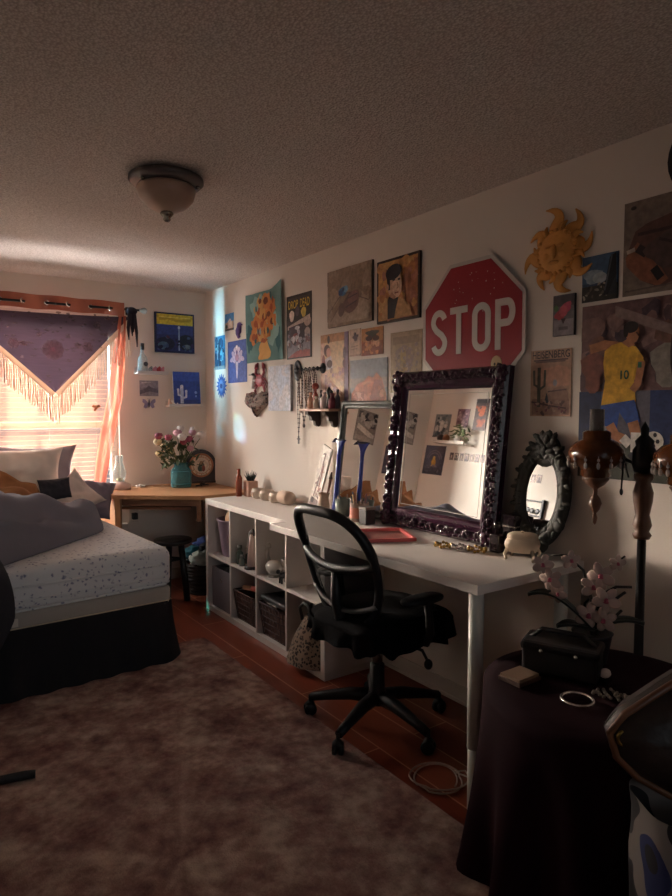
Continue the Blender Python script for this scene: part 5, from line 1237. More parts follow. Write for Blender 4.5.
pts = arc(x, ry, rx, ry, 20, 180)[:] + [(x - rx * .9, ry * .72)] + [(x - rx * .45, ry * .25), (x + rx * .45, -ry * .25), (x + rx * .9, -ry * .72)] + arc(x, -ry, rx, ry, 0, -160)
stroke(m, pts, sw); m.build('letter_s', LM, t)
m = MB(); x = xs[1]; stroke(m, [(x - LW / 2, h2), (x + LW / 2, h2)], sw); stroke(m, [(x, h2), (x, -LH / 2)], sw); m.build('letter_t', LM, t)
m = MB(); x = xs[2]; pts = arc(x, h2 - rx, rx, rx, 0, 180) + arc(x, -h2 + rx, rx, rx, 180, 360) + [(x + rx, h2 - rx + .001), (x + rx, h2 - rx + .002)]; stroke(m, pts, sw); m.build('letter_o', LM, t)
m = MB(); x = xs[3]; stroke(m, [(x - LW / 2 + sw / 2, LH / 2), (x - LW / 2 + sw / 2, -LH / 2)], sw)
q = h2 / 2
stroke(m, [(x - LW / 2 + sw / 2, h2), (x + .012, h2)] + arc(x + .012, h2 - q / 1.0 * .95, LW / 2 - .012 - sw / 2, q * .95, 90, -90) + [(x - LW / 2 + sw / 2, h2 - 2 * q * .95)], sw); m.build('letter_p', LM, t)
m = MB(); m.ell(.155, -.165, .005, .030, .034, .0012, 0, 16, 6).ell(.15, -.190, .0055, .020, .015, .0012, 0, 12, 6).ell(.147, -.168, .0065, .006, .007, .001, 1, 8, 4).ell(.166, -.168, .0065, .006, .007, .001, 1, 8, 4).box(.125, -.205, .004, .15, -.195, .0056, 1)
m.build('skull_sticker', [mat('sticker_bone', '#c6a07c', .6), mat('sticker_dark', '#2a1a1c', .6)], t)
m = MB(); r = random.Random(6)
for k in range(26): m.ell(r.uniform(-.1, .2), r.uniform(.05, .26), .0043, r.uniform(.001, .003), r.uniform(.001, .004), .0005, 0, 6, 4)
m.build('chipped_spots', mat('chip_white', '#cfc4bc', .6), t)

# ------------------------------------------------------------------ sun plaque
t = thing('sun_plaque', 'orange terracotta sun plaque with curling rays on the wall right of the sign', 'wall ornament', M=frameR(-3.40, 1.995))
TER = mat('terracotta_orange', '#d0944a', .7, vary=.2, scale=20, bump=.2)
MB().lathe([(.001, .04), (.05, .038), (.08, .028), (.092, .012), (.092, .002), (.001, .002)], 32).build('disc', TER, t)
fc = MB().ell(0, -.002, .04, .013, .03, .016, 0, 10, 8).ell(-.028, .02, .038, .016, .007, .006).ell(.028, .02, .038, .016, .007, .006).ell(0, -.042, .038, .024, .008, .008).ell(-.035, -.015, .034, .018, .016, .008).ell(.035, -.015, .034, .018, .016, .008).ell(0, .05, .032, .022, .012, .008)
for k in range(24):
    a = 2 * pi * k / 24; fc.ell(.082 * cos(a), .082 * sin(a), .026, .009, .009, .008, 0, 6, 5)
fc.build('face_relief', TER, t)
for k in range(8):
    a = radians(100 - 45 * k); bl = [.185, .165, .15, .16, .165, .15, .17, .15][k]
    m = MB(); n = 10; pts = []
    for q in range(n + 1):
        f_ = q / n; R_ = .075 + (bl - .075) * f_; aa = a - .33 * sin(f_ * 3.0) * f_ ** .6 + .22 * f_ * f_
        pts.append((R_ * cos(aa), R_ * sin(aa), .014 + .004 * sin(f_ * 5)))
    m.tube(pts, [.036 * (1 - q / n) ** .75 * (1 if q else .9) + .0025 for q in range(n + 1)], 8)
    for i, v in enumerate(m.v): m.v[i] = (v[0], v[1], .003 + max(0, (v[2] - .003)) * .32)
    m.build('ray', TER, t)
for k in range(8):
    a = radians(77 - 45 * k)
    m = MB().tube([(.08 * cos(a), .08 * sin(a), .012), (.105 * cos(a + .05), .105 * sin(a + .05), .012), (.12 * cos(a - .1), .12 * sin(a - .1), .01)], [.016, .012, .003], 8); m.build('small_ray', TER, t)

# ------------------------------------------------------------------ more pictures
p = Flat(.145, .168, .003, '#3d5069', '#20242c'); p.rect(0, .4, 1, 1, '#46617f').ellp(.3, .55, .26, .16, '#8fa0ae', 0, 14, .15).ellp(.5, .5, .2, .12, '#a5b2b8').rect(0, 0, 1, .34, '#3a3530').dabs(26, (.03, .05, .97, .38), ['#8a8478', '#2a2724', '#5c554c', '#a59c8c'], .06, .5, 13).poly([(.62, .1), (.78, .9), (.95, .98), (.98, .1)], '#1a1c20').line([(.66, .2), (.84, .95)], .006, '#4c5058').poly([(.75, .1), (.97, .55), (.97, .1)], '#2c2f33')
rw(p, 'photo_print', 'dark blue landscape photo right of the orange sun', -3.504, -3.649, 1.785, 1.953)
p = Flat(.095, .158, .012, '#5f5c60', '#2c2528'); p.rect(.04, .72, .96, .98, '#4a4548').rect(.04, .02, .96, .4, '#807a80').ellp(.62, .68, .28, .12, '#a8455a', .5, 14, .12).ellp(.35, .52, .28, .12, '#a03f48', .5, 14, .12).ellp(.5, .6, .2, .14, '#b0525c').ellp(.15, .68, .1, .08, '#4c6a44').poly([(.38, .42), (.62, .42), (.5, .28)], '#3a2a2e').rect(.28, .14, .72, .22, '#5c575c')
rw(p, 'wall_art', 'small upright grey picture with a pink flower under the sun', -3.384, -3.479, 1.67, 1.828)
p = Flat(.19, .265, .003, '#b08e78', '#957563'); p.rect(.04, .02, .96, .78, '#a88874').poly([(.2, .70), (.7, .76), (.96, .72), (.96, .45), (.2, .45)], '#b58a74').rect(.04, .02, .96, .26, '#8a6a5c')
p.text('HEISENBERG', .04, .87, .96, .985, '#2f2327', .02).line([(.08, .845), (.92, .845)], .006, '#4a383a').line([(.12, .82), (.86, .82)], .006, '#6d5650')
for pts, wd in (([(.22, .14), (.22, .74)], .016), ([(.22, .44), (.1, .48), (.09, .70)], .011), ([(.22, .40), (.36, .46), (.37, .70)], .011)): p.line(pts, wd, '#4c4a3e')
p.poly([(.42, .3), (.6, .42), (.8, .46), (.94, .36), (.94, .26), (.4, .26)], '#8f6f62').line([(.45, .37), (.9, .4)], .006, '#5d4844').ellp(.62, .50, .05, .05, '#8f9096').poly([(.36, .2), (.42, .36), (.48, .2)], '#3b4048').line([(.04, .22), (.5, .16), (.9, .12)], .006, '#4a3434').dabs(24, (.06, .04, .94, .24), ['#5c4642', '#9c8072', '#6d4048'], .05, .6, 18)
rw(p, 'film_poster', 'tan desert cactus poster with a dark title, right of the stop sign', -3.276, -3.466, 1.356, 1.622, 'poster')
# footballer poster
p = Flat(.46, .64, .003, '#6a4c48', '#8a7a72')
p.rect(0, .5, 1, 1, '#6d5150').dabs(60, (.02, .52, .98, .97), ['#7a5c58', '#5c4348', '#866864', '#4c3a44', '#735248'], .08, .8, 33).poly([(.3, .98), (.95, .78), (.95, .73), (.3, .92)], '#86706c').rect(.0, .20, .2, .5, '#26304f').rect(.6, .18, 1, .5, '#24335f').rect(.2, .2, .6, .5, '#5d5a66').rect(0, 0, 1, .2, '#3f4038').line([(.24, .48), (.24, .2)], .012, '#8a8890').line([(.3, .48), (.3, .2)], .01, '#777480').ellp(.12, .62, .1, .12, '#7a4a40', 0, 14, .2).ellp(.72, .64, .12, .12, '#8a827a', 0, 14, .15).ellp(.82, .7, .08, .2, '#3c3038')
SK = '#a8704e'
p.line([(.36, .745), (.22, .765), (.09, .745)], .034, SK).poly([(.20, .42), (.49, .44), (.47, .56), (.53, .58), (.54, .68), (.48, .74), (.38, .775), (.28, .76), (.22, .73), (.21, .66), (.23, .56)], '#d0a032').poly([(.46, .56), (.54, .58), (.55, .66), (.5, .7)], '#c09028').poly([(.36, .77), (.42, .74), (.47, .75), (.44, .80)], SK).ellp(.45, .815, .055, .055, SK).ellp(.435, .85, .06, .032, '#2c1f1c').ellp(.395, .825, .02, .03, '#2c1f1c').line([(.48, .82), (.5, .80)], .006, '#5c3a2c').line([(.53, .66), (.50, .54), (.46, .50)], .026, SK)
p.poly([(.20, .42), (.48, .45), (.53, .33), (.43, .31), (.36, .38), (.34, .28), (.21, .31)], '#27478c').line([(.28, .31), (.33, .25), (.40, .23)], .036, SK).line([(.47, .33), (.50, .26)], .040, SK).line([(.50, .27), (.50, .16)], .038, '#d2ccc6').line([(.39, .24), (.45, .20)], .034, '#cfc8c2').ellp(.5, .14, .06, .022, '#2b2a30')
p.text('10', .36, .565, .43, .615, '#2a5a44', .02).line([(.5, .64), (.53, .64)], .02, '#3a6a4c')
p.ellp(.64, .225, .075, .054, '#c9c3bc', 0, 20)
for u, v in ((.61, .235), (.67, .225), (.64, .2), (.65, .26), (.59, .21)): p.ellp(u, v, .016, .013, '#26242a', 0, 6)
rw(p, 'sport_poster', 'big poster of a footballer in yellow shirt 10 and blue shorts', -3.508, -3.968, 1.13, 1.77, 'poster')
p = Flat(.43, .325, .003, '#77695f', '#85776c'); p.rect(0, .1, 1, 1, '#77685e').poly([(.03, .45), (.1, .68), (.2, .74), (.4, .79), (.7, .86), (1, .9), (1, .1), (.5, .12), (.3, .05), (.15, .15), (.04, .34)], '#5d3f38').poly([(.02, .42), (.12, .56), (.25, .40), (.38, .12), (.3, .06), (.15, .15), (.03, .32)], '#86563f').line([(.12, .64), (.4, .64), (1, .7)], .012, '#402a28').line([(.12, .5), (.2, .42)], .03, '#2b1f20').line([(.26, .26), (.32, .14)], .028, '#241a1c').line([(.03, .47), (.1, .49)], .014, '#b8a89c').ellp(.45, .45, .26, .2, '#54403c', .2, 18, .1).line([(.3, .55), (.6, .38), (.9, .36)], .01, '#3a2a2a').ellp(.08, .93, .025, .022, '#2d2424', 0, 10).line([(.02, .05), (1, .10)], .004, '#5c4f48').line([(.05, .04), (.9, .085)], .003, '#6a5c54')
rw(p, 'art_print', 'large brown print of a folded leather shape above the footballer', -3.667, -4.097, 1.785, 2.11)
single('black_hat', MB().lathe([(.001, 0), (.13, .001), (.135, .012), (.09, .018), (.085, .07), (.06, .1), (.001, .105)], 28, M=frameR(-3.955, 2.205, -.001)), mat('black_felt', '#141216', .9), 'black round hat on the wall at the right picture edge', 'hat')

# ------------------------------------------------------------------ ceiling light
t = thing('ceiling_light', 'unlit dome ceiling light with a dark metal rim and finial', 'light', (-1.205, -2.39, H))
PEW = mat('pewter', '#5b5350', .4, .5)
MB().lathe([(.001, 0), (.125, 0), (.148, -.012), (.150, -.026), (.135, -.040), (.110, -.047), (.105, -.047)], 40).build('pan', PEW, t)
MB().lathe([(.112, -.044), (.118, -.06), (.108, -.095), (.08, -.125), (.045, -.142), (.001, -.148)], 36).build('glass_bowl', mat('alabaster_glass', '#b39684', .3, vary=.15, scale=10, trans=.2), t)
MB().lathe([(.001, -.142), (.022, -.144), (.028, -.152), (.020, -.162), (.014, -.168), (.016, -.176), (.010, -.184), (.001, -.186)], 16).build('finial', mat('nickel', '#8d877c', .25, .9), t)
for k in range(3):
    a = radians(205 + 120 * k); MB().ell(.128 * cos(a), .128 * sin(a), -.048, .010, .010, .008).build('thumb_screw', mat('nickel', '#8d877c', .25, .9), t)

# ------------------------------------------------------------------ left wall (seen in the mirrors)
GL = 'pictures on the bed side wall'
def lw(F, name, label, y0, y1, z0, z1, cat='picture'): return F.hang(name, label, cat, frameL((y0 + y1) / 2, (z0 + z1) / 2), GL)
p = Flat(.22, .24, .003, '#7d8284'); p.dabs(40, (.08, .08, .92, .92), ['#a8aaa8', '#5a6468', '#8f8a86', '#c3bfba', '#4a5054'], .1, 1, 41).rect(0, 0, 1, .06, '#5a5654').ellp(.5, .5, .12, .25, '#d0cbc4')
lw(p, 'art_print', 'grey print left of the others, seen in the big mirror', -.33, -.10, 1.66, 1.90)
p = Flat(.16, .185, .003, '#7d5a62'); p.dabs(34, (.08, .08, .92, .92), ['#a88a92', '#5c3a48', '#93707a', '#c2a4a4'], .1, 1, 42)
lw(p, 'art_print', 'small plum print in the middle, seen in the big mirror', -.57, -.41, 1.77, 1.955)
p = Flat(.17, .31, .003, '#4a3a3a'); p.rect(.05, .86, .95, .97, '#2b2326').ellp(.5, .62, .3, .17, '#b5603f', 0, 16, .15).ellp(.45, .25, .3, .14, '#8a4a38', 0, 16, .15).dabs(20, (.1, .1, .9, .8), ['#5c4444', '#a0553c', '#352a2e'], .09, .7, 43)
lw(p, 'film_poster', 'tall dark poster with an orange blot, seen in the big mirror', -.81, -.64, 1.745, 2.055, 'poster')
p = Flat(.29, .30, .003, '#44414f', '#35323f'); p.rect(.05, .05, .95, .95, '#474452')
for R_ in (.38, .30): p.line([(.5 + R_ * cos(a), .45 + R_ * sin(a)) for a in [radians(15 + 7.5 * k) for k in range(21)]], .010, '#77717c')
p.ellp(.5, .42, .11, .13, '#d2a544').ellp(.5, .56, .06, .08, '#d9b45c').poly([(.44, .35), (.38, .26), (.48, .32)], '#d2a544').poly([(.56, .35), (.62, .26), (.52, .32)], '#d2a544').dabs(26, (.1, .1, .9, .3), ['#5c5866', '#6d6874', '#393642'], .05, .6, 44)
lw(p, 'art_print', 'dark square print with a yellow figure under an arch, seen in the big mirror', -.33, -.04, 1.27, 1.57)
PHN = ['first', 'second', 'third', 'fourth', 'fifth', 'sixth', 'seventh', 'eighth', 'ninth', 'tenth', 'eleventh', 'twelfth']
for k in range(12):
    y = -1.20 + .068 * k
    p = Flat(.052, .075, .002, ['#4a3a3c', '#8a7a74', '#3a2f34', '#a2938a', '#54423f', '#6d5c58'][k % 6]); p.rect(.12, .3, .88, .9, ['#8f7d76', '#4b3d3e', '#9c8a80', '#54484a', '#a89488', '#3c3236'][k % 6]).ellp(.5, .5, .2, .22, ['#3a2d30', '#b7a498', '#43363a', '#c2b0a4', '#3f3236', '#b3a094'][k % 6])
    o = p.hang('photo_print', 'picture', 'picture', frameL(y + .026, 1.475), 'strip of small photos on the bed side wall')
    o['label'] = PHN[k] + ' small photo from the left in the long strip seen in the mirrors'
single('wall_ledge', MB().box(XL, -.66, 1.585, XL + .11, -.24, 1.605, bev=.003).box(XL + .1, -.66, 1.605, XL + .11, -.24, 1.615, bev=.002), TRIM, 'white ledge holding a plant on the bed side wall, seen in the big mirror', 'shelf')
t = thing('potted_plant', 'trailing green plant in a white pot on the mirrored wall ledge', 'plant', (XL + .055, -.52, 1.605))
MB().lathe([(.001, 0), (.03, 0), (.042, .07), (.038, .07), (.001, .06)], 18).build('pot', mat('white_ceramic', '#d8cfca', .5), t)
m = MB(); r = random.Random(55)
for k in range(46):
    a = r.uniform(-1.8, 1.8); R_ = r.uniform(.02, .10); z = r.uniform(.04, .16) - R_ * .5; s_ = .028
    M = Matrix.Translation((R_ * cos(a) * .6 + .01, R_ * sin(a) * 1.2 - .03, z + .03)) @ Matrix.Rotation(a, 4, 'Z') @ Matrix.Rotation(r.uniform(-.3, 1.), 4, 'Y')
    m.ell(0, 0, 0, s_, s_ * .6, .004, 0, 8, 4, M=M)
m.build('leaves', mat('plant_green', '#56603c', .6, vary=.3), t)
for k, (y, c, lb) in enumerate(((-.36, '#8a5a3a', 'round brown ornament on the mirrored wall ledge'), (-.28, '#4a3a38', 'dark ornament at the end of the mirrored wall ledge'))):
    single('ornament', MB().ell(XL + .055, y, 1.645, .034, .04, .04).lathe([(.001, 1.605), (.03, 1.605), (.02, 1.62), (.001, 1.63)], 14, M=Matrix.Translation((XL + .055, y, 0))), mat('ledge_ornament_%d' % k, c, .5), lb, 'ornament')
p = Flat(.30, .33, .003, '#8a7f78', '#776c66'); p.rect(.06, .5, .94, .95, '#4a4448').dabs(30, (.08, .5, .92, .92), ['#8f8884', '#2f2a2e', '#b9b0a8'], .1, 1.4, 46).poly([(.06, .3), (.9, .55), (.94, .4), (.06, .12)], '#cfc4ba').rect(.06, .05, .94, .2, '#9c928a')
p.hang('film_poster', 'grey and white poster left of the window, seen in the plain mirror', 'poster', frameB(-2.19, 1.70), 'pictures on the window wall')
# sunglasses rack on the left wall, seen in the oval mirror
RY, RZ = -1.13, 1.15
t = thing('sunglasses_rack', 'black metal rack of sunglasses on the far wall, seen in the oval mirror', 'rack', M=frameL(RY, RZ))
m = MB().box(-.17, -.16, .0, -.15, .14, .03, bev=.003).box(.15, -.16, .0, .17, .14, .03, bev=.003)
for z in (-.15, -.01, .12): m.box(-.16, z - .006, .01, .16, z + .006, .022, bev=.002)
m.build('frame', BLACKM, t)
for k, (x, y) in enumerate(((-.09, .03), (.02, .035), (-.10, -.11), (-.03, -.105), (.05, -.11))):
    m = MB()
    for s_ in (-1, 1): m.ell(s_ * .032, 0, .03, .028, .024, .004, 0, 12, 6)
    m.tube([(-.008, .006, .03), (.008, .006, .03)], .003, 5).tube([(-.06, .008, .03), (-.055, .012, .006)], .003, 5).tube([(.06, .008, .03), (.055, .012, .006)], .003, 5)
    m.tube([(0, 0, .02), (0, .01, .02)], .002, 4)
    o = m.build('sunglasses', mat('dark_lens', '#151317', .2)); o.matrix_world = frameL(RY, RZ) @ Matrix.Translation((x, y, 0))
    tag(o, ['left pair of sunglasses on the upper bar of the mirrored rack', 'right pair of sunglasses on the upper bar of the mirrored rack', 'left pair of sunglasses on the lower bar of the mirrored rack', 'middle pair of sunglasses on the lower bar of the mirrored rack', 'right pair of sunglasses on the lower bar of the mirrored rack'][k], 'sunglasses', 'sunglasses on the black rack')
# ------------------------------------------------------------------ round table and things on it
TX, TY, TZ, TR = -.475, -3.935, .575, .335
t = thing('side_table', 'round side table hidden under a dark plum cloth to the floor', 'table', (TX, TY, 0))
MB().lathe([(.001, TZ - .03), (TR - .01, TZ - .03), (TR - .006, TZ - .012), (.001, TZ - .012)], 40).lathe([(.001, 0), (.2, 0), (.2, .02), (.04, .04), (.03, TZ - .03), (.001, TZ - .03)], 20).build('pedestal', BW, t)
cl_ = MB()
def cloth(u, v):
    a = 2 * pi * u
    if v < .34:
        q = v / .34; return (TX + TR * q * cos(a), TY + TR * q * sin(a), TZ + .001 * sin(a * 5))
    q = (v - .34) / .66
    drop = min(TZ - .012, .50 + .09 * abs(cos(2 * a + .4))); R_ = TR + .005 + (.012 + .035 * q) * (1 + sin(a * 11 + .6 * sin(a * 2)) * q) + .008 * sin(a * 5) * q
    return (TX + R_ * cos(a), TY + R_ * sin(a), TZ - drop * q - .006 * (q > 0))
cl_.grid(cloth, 150, 26, closeu=True)
single('tablecloth', cl_, mat('plum_velvet', '#1f0810', .85, vary=.3, scale=9, spec=.1), 'dark plum cloth draped to the floor over the round side table', 'tablecloth')
TT = TZ + .003
t = thing('camera_bag', 'black leather case with shiny studs standing on the plum cloth', 'case', (-.50, -3.80, TT), radians(24))
BL = mat('black_leather', '#1a181b', .5, bump=.1)
MB().box(-.06, -.11, 0, .06, .11, .085, bev=.012).build('body', BL, t)
MB().box(-.064, -.115, .07, .064, .115, .10, bev=.012).build('flap', BL, t)
for y in (-.05, .05): MB().ell(-.066, y, .078, .006, .007, .007).build('stud', SILVER, t)
MB().tube([(0, -.1, .09), (0, -.06, .125), (0, .06, .125), (0, .1, .09)], .008, 8).build('handle', BL, t)
single('notebook', MB().box(-.70, -3.80, TT, -.60, -3.72, TT + .012, bev=.002, M=None).box(-.695, -3.795, TT + .012, -.605, -3.725, TT + .02, 1), [mat('brown_cover', '#4a3228', .6), mat('tan_pages', '#7d6450', .7)], 'thin brown notebook lying at the left edge of the plum cloth', 'notebook')
single('hoop_bracelet', MB().tube([(-.635 + .042 * cos(2 * pi * k / 28), -3.945 + .042 * sin(2 * pi * k / 28), TT + .006) for k in range(28)], .0045, 8, closed=True), SILVER, 'shiny round bangle on the plum cloth towards the viewer', 'bracelet')
m = MB(); r = random.Random(77)
for k in range(40):
    a = k * .55; m.ell(-.535 + .028 * cos(a) * (1 + .2 * sin(k)), -3.985 + .04 * sin(a * .9), TT + .006 + .003 * (k % 2), .005, .005, .005, 0, 6, 4)
single('bead_chain', m, mat('dull_silver', '#8a8078', .4, .8), 'small heap of silver chain right of the bangle on the plum cloth', 'necklace')
single('white_trinket', MB().ell(-.43, -3.90, TT + .014, .02, .016, .014).ell(-.45, -3.875, TT + .010, .012, .012, .010), mat('white_ceramic', '#d8cfca', .5), 'small pale trinket beside the orchid pot on the plum cloth', 'trinket')
# orchid
t = thing('potted_orchid', 'white pink orchid in a dark pot on the plum cloth before the floor lamp', 'orchid', (-.345, -3.80, TT))
MB().lathe([(.001, 0), (.045, 0), (.06, .09), (.064, .095), (.056, .095), (.001, .085)], 22).build('pot', mat('dark_pot', '#1d1b20', .4), t)
OST = mat('orchid_stem', '#241f1a', .6)
m = MB()
for pts in ([(0, 0, .08), (.005, .01, .2), (-.01, .03, .29), (-.04, .075, .335), (-.07, .12, .33)], [(.01, -.01, .08), (0, -.02, .2), (.01, -.01, .28), (.03, -.05, .32), (.04, -.08, .35)], [(0, 0, .16), (.02, -.05, .20), (.03, -.09, .24)], [(0, 0, .2), (.03, -.06, .25), (.05, -.1, .255)], [(0, 0, .1), (.02, -.05, .14), (.03, -.08, .18)]): m.tube(pts, [.006, .005, .0045, .004, .003][:len(pts)], 6)
m.build('stems', OST, t)
PET = mat('orchid_white', '#b59c92', .6, vary=.08); THR = mat('orchid_pink', '#a34a5e', .6)
for k, (x, y, z, s_, rz) in enumerate(((-.07, .13, .30, .030, .3), (-.06, .105, .255, .032, -.3), (-.05, .085, .21, .026, .1), (-.035, .05, .325, .026, .6), (.01, -.03, .285, .036, -.2), (.005, -.005, .245, .034, .4), (.0, -.055, .215, .036, 0.), (-.01, .0, .155, .036, .3), (.0, -.05, .15, .034, -.4), (.03, -.07, .33, .022, .5))):
    M = Matrix.Translation((x - .015, y, z)) @ Matrix.Rotation(radians(-150 + 40 * rz), 4, 'Z') @ Matrix.Rotation(radians(90), 4, 'Y')   # petals face the room
    m = MB()
    for q in range(5):
        a = 2 * pi * q / 5 + rz; big = 1.15 if q in (1, 4) else .95
        Mq = M @ Matrix.Rotation(a, 4, 'Z') @ Matrix.Translation((s_ * .62, 0, .002 + .002 * (q % 2))) @ Matrix.Rotation(.18, 4, 'Y')
        m.ell(0, 0, 0, s_ * .62, s_ * .42 * big, .003, 0, 12, 6, M=Mq)
    m.ell(0, 0, .008, s_ * .22, s_ * .2, s_ * .25, 1, 8, 6, M=M).ell(s_ * .15, 0, .012, s_ * .12, s_ * .25, s_ * .12, 1, 8, 6, M=M)
    m.build('flower', [PET, THR], t)
for k, (ang, L_, dr, wd) in enumerate(((2.3, .20, .11, .040), (2.9, .14, .03, .034), (-1.2, .15, .05, .035), (.6, .12, .03, .03))):
    m = MB()
    def lf(u, v, ang=ang, L_=L_, dr=dr, wd=wd):
        s0 = u * L_; z = .10 + dr * sin(u * 2.0) ; w_ = wd * sin(pi * (.08 + .92 * u) ** .8) * (v - .5) * 2
        return (s0 * cos(ang) - w_ * sin(ang), s0 * sin(ang) + w_ * cos(ang), z + .010 * (v - .5) ** 2 * 4)
    m.grid(lf, 14, 6); o = m.build('leaf', mat('orchid_leaf', '#17201c', .35), t); sd = o.modifiers.new('solid', 'SOLIDIFY'); sd.thickness = .004

# ------------------------------------------------------------------ floor lamp
t = thing('floor_lamp', 'floor lamp with turned wood post and amber glass shades behind the orchid', 'floor lamp', (-.13, -3.835, 0))
IR = mat('black_iron', '#141214', .4, .4)
TW = mat('turned_wood', '#5c3a26', .4, vary=.25, scale=10)
MB().lathe([(.001, 0), (.115, 0), (.115, .012), (.06, .03), (.016, .05), (.014, .97), (.001, .97)], 24).build('pole', IR, t)
MB().lathe([(.001, .955), (.024, .955), (.030, .968), (.022, .98), (.03, 1.0), (.026, 1.02), (.022, 1.035), (.030, 1.08), (.032, 1.11), (.022, 1.145), (.03, 1.155), (.03, 1.17), (.018, 1.178), (.001, 1.178)], 24).build('turned_post', TW, t)
MB().lathe([(.001, 1.175), (.03, 1.178), (.036, 1.20), (.036, 1.25), (.026, 1.265), (.03, 1.28), (.012, 1.30), (.014, 1.32), (.001, 1.345)], 20).build('post_cap', IR, t)
AMB = mat('amber_glass_shade', '#5c3218', .18, vary=.4, scale=30, bump=.35, bscale=55, trans=.15)
CRY = mat('crystal', '#b5aaa4', .08, .3)
for k, (dx, dy) in enumerate(((-.045, .145), (-.06, -.165))):
    d_ = Vector((dx, dy, 0)); u_ = d_.normalized(); n_ = d_.length
    MB().tube([u_ * .025 + Vector((0, 0, 1.20)), u_ * (n_ * .35) + Vector((0, 0, 1.215)), u_ * (n_ * .7) + Vector((0, 0, 1.19)), u_ * (n_ * .9) + Vector((0, 0, 1.165)), d_ + Vector((0, 0, 1.17))], .006, 8).build('arm', IR, t)
    T_ = Matrix.Translation((dx, dy, 0))
    sh_ = MB().lathe([(.024, 1.145), (.05, 1.155), (.05, 1.18), (.085, 1.20), (.092, 1.225), (.088, 1.25), (.068, 1.272), (.046, 1.28), (.046, 1.305), (.036, 1.312), (.03, 1.312)], 28, M=T_).build('shade', AMB, t)
    MB().lathe([(.024, 1.30), (.024, 1.385), (.021, 1.385), (.021, 1.30)], 20, M=T_).build('glass_chimney', glassmat('clear_chimney', '#c9c4bf', .85), sh_)
    MB().lathe([(.001, .985), (.006, .992), (.009, 1.01), (.005, 1.025), (.016, 1.04), (.022, 1.06), (.016, 1.078), (.007, 1.09), (.008, 1.11), (.03, 1.125), (.045, 1.145), (.04, 1.155), (.001, 1.16)], 20, M=T_).build('drop_finial', TW, t)
    m = MB()
    for q in range(14 if k == 0 else 22):
        a = 2 * pi * q / (14 if k == 0 else 22) + .2; R_ = .092
        m.ell(dx + R_ * cos(a), dy + R_ * sin(a), 1.215, .005, .005, .006, 0, 6, 5).ell(dx + R_ * cos(a), dy + R_ * sin(a), 1.196, .006, .006, .012, 0, 6, 5)
        m.tube([(dx + R_ * cos(a), dy + R_ * sin(a), 1.228), (dx + R_ * cos(a), dy + R_ * sin(a), 1.19)], .0012, 4)
    m.build('crystal_fringe', CRY, t)
MB().tube([(-.04, .03, 1.16), (-.045, .045, 1.23), (-.045, .05, 1.12)], .003, 6).ell(-.045, .05, 1.11, .006, .006, .012).build('pull_chain', IR, t)

# ------------------------------------------------------------------ bags at the lower right
cx0, cy0 = -.865, -4.29
R_cam = Matrix.Translation((cx0, cy0, 0)) @ Matrix.Rotation(radians(-35), 4, 'Z')    # local x runs to the right as seen
t = thing('printed_tote', 'white and blue printed bag standing on the floor at the right picture edge', 'bag', M=R_cam)
def tote(u, v):
    a = 2 * pi * u; sg = lambda x: math.copysign(abs(x) ** .5, x); n = 1 + .05 * mnoise.noise((cos(a) * 2, sin(a) * 2, v * 4))
    return (.115 + (.13 + .02 * v) * sg(cos(a)) * n, .10 * sg(sin(a)) * n, .002 + .555 * v)
def totemat():
    m = bpy.data.materials.new('printed_bag'); m.use_nodes = True
    N, L = m.node_tree.nodes, m.node_tree.links; b = N['Principled BSDF']; b.inputs['Roughness'].default_value = .6
    tc = N.new('ShaderNodeTexCoord'); v = N.new('ShaderNodeTexNoise'); v.inputs['Scale'].default_value = 5; v.inputs['Detail'].default_value = 1
    L.new(tc.outputs['Object'], v.inputs['Vector'])
    r1 = N.new('ShaderNodeValToRGB'); r1.color_ramp.interpolation = 'CONSTANT'; e = r1.color_ramp.elements
    e[0].position = 0; e[0].color = (*lin('#16161c'), 1); e[1].position = .42; e[1].color = (*lin('#77706c'), 1)
    k = e.new(.54); k.color = (*lin('#1f2a58'), 1); k = e.new(.6); k.color = (*lin('#1b1a20'), 1)
    L.new(v.outputs['Fac'], r1.inputs['Fac']); L.new(r1.outputs['Color'], b.inputs['Base Color'])
    return m
m = MB().grid(tote, 48, 12, closeu=True); m.box(.0, -.09, .001, .23, .09, .01); m.build('body', totemat(), t)
t = thing('leather_bag', 'dark brown leather bag with tan piping resting on the printed bag', 'bag', M=R_cam @ Matrix.Translation((0, 0, .56)))
LB = mat('brown_leather', '#1c120e', .5, vary=.3, bump=.2, bscale=50)
out_ = [(-.11, .155), (-.095, .105), (-.05, .06), (.02, .02), (.10, .004), (.22, .002), (.30, .05), (.30, .25), (.24, .36), (.16, .36), (.08, .30), (-.02, .235), (-.08, .195)]
def lb(sgn):
    c0 = Vector((.12, .17))
    def g(u, v):
        k = u * len(out_); i = int(k) % len(out_); f_ = k - int(k); p_ = Vector(out_[i]).lerp(Vector(out_[(i + 1) % len(out_)]), f_)
        q = p_.lerp(c0, v); th = .075 * sqrt(max(0, 1 - (1 - v) ** 2.4)) + .012
        return (q.x, sgn * th + .006 * mnoise.noise((q.x * 9, q.y * 9, sgn)), q.y)
    return g
m = MB().grid(lb(-1), 52, 8, closeu=True).grid(lambda u, v: lb(1)(1 - u, v), 52, 8, closeu=True)
m.grid(lambda u, v: (lb(-1)(u, 0)[0], -.012 + .024 * v, lb(-1)(u, 0)[2]), 52, 1, closeu=True); m.build('body', LB, t)
TAN = mat('tan_piping', '#55331e', .4, vary=.2)
MB().tube([(x, -.018, z) for x, z in out_], .008, 8, closed=True).build('piping', TAN, t)
MB().tube([(.225, -.03, .35), (.245, -.075, .22), (.23, -.085, .10), (.225, -.06, .01)], [.012, .014, .014, .012], 8).build('strap', TAN, t)
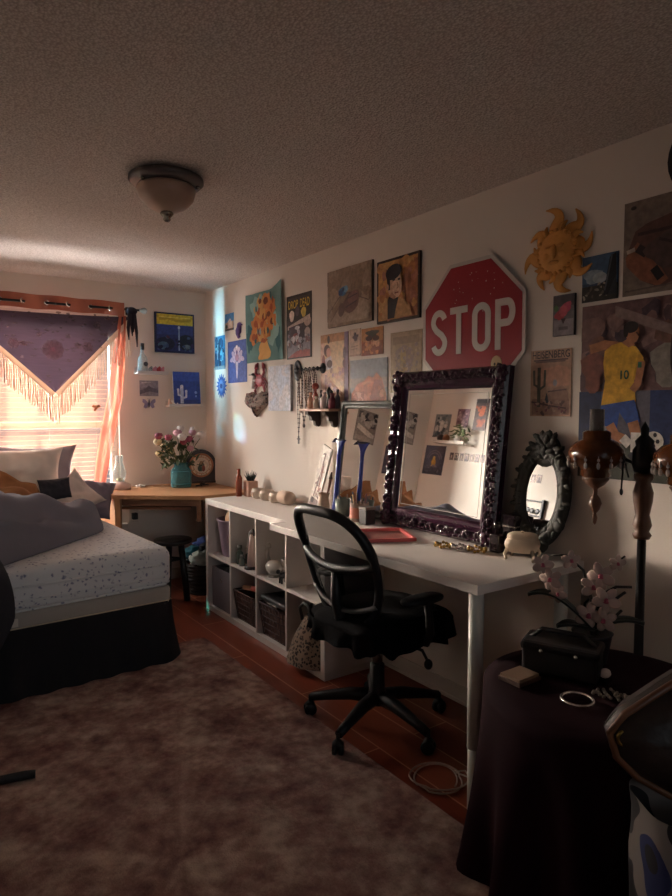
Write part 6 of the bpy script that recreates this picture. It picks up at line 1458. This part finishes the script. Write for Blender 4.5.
MB().tube([(-.085 + .014 * cos(2 * pi * k / 16), -.03, .15 + .014 * sin(2 * pi * k / 16)) for k in range(16)], .004, 6, closed=True).build('ring', mat('brass', '#a5864a', .3, 1.), t)
MB().tube([(.06, -.02, .30), (.07, -.03, .33), (.13, -.03, .345), (.165, -.03, .385), (.19, -.03, .42)], .006, 8).build('white_hook', mat('white_cable', '#a5968c', .5), t)
single('wall_outlet', MB().box(-.006, -3.60, .60, 0, -3.53, .71, bev=.002).tube([(-.006, -3.565, .66), (-.03, -3.565, .65), (-.05, -3.575, .58), (-.05, -3.58, .48)], .005, 6, 1), [mat('dull_plate', '#7d736a', .5), BLACKM], 'wall outlet with a black cord under the desk end', 'outlet')
single('sandal', MB().grid(lambda u, v: (-.60 + .05 * (v - .5) * 2 * (.7 + .3 * sin(pi * u)), -3.66 + .10 * (u - .5) * 2 * 1.0, .008 + .012 * u), 12, 4).box(-.645, -3.76, .001, -.555, -3.56, .010, bev=.004).tube([(-.645, -3.64, .01), (-.62, -3.63, .05), (-.58, -3.63, .05), (-.555, -3.64, .01)], .012, 8), mat('dark_plum_rubber', '#2a1a20', .6), 'dark slipper on the floor behind the front desk leg', 'shoe')

# ------------------------------------------------------------------ prism light: added spot lamps outside the window stand in for a sun catcher
def spot(name, loc, tgt, power, col, deg, blend=.6, rad=.002):
    l = bpy.data.lights.new(name, 'SPOT'); l.energy = power; l.color = col; l.spot_size = radians(deg); l.spot_blend = blend; l.shadow_soft_size = rad
    o = bpy.data.objects.new(name, l); COL.objects.link(o); o.location = loc
    o.rotation_euler = (Vector(tgt) - Vector(loc)).to_track_quat('-Z', 'Y').to_euler(); return o
spot('prism_cyan', (-1.655, .165, 1.35), (0, -.60, 1.235), 170, (.25, .75, 1), 8, .9)
spot('prism_violet', (-1.65, .165, 1.34), (0, -.67, 1.18), 90, (.45, .45, 1), 5, .9)
spot('prism_green', (-1.655, .165, 1.36), (0, -.55, 1.33), 90, (.4, 1, .6), 2.4, .8)
spot('prism_floor', (-.95, .25, .92), (-.39, -.86, .03), 110, (.15, 1, .75), 3.4, .6)
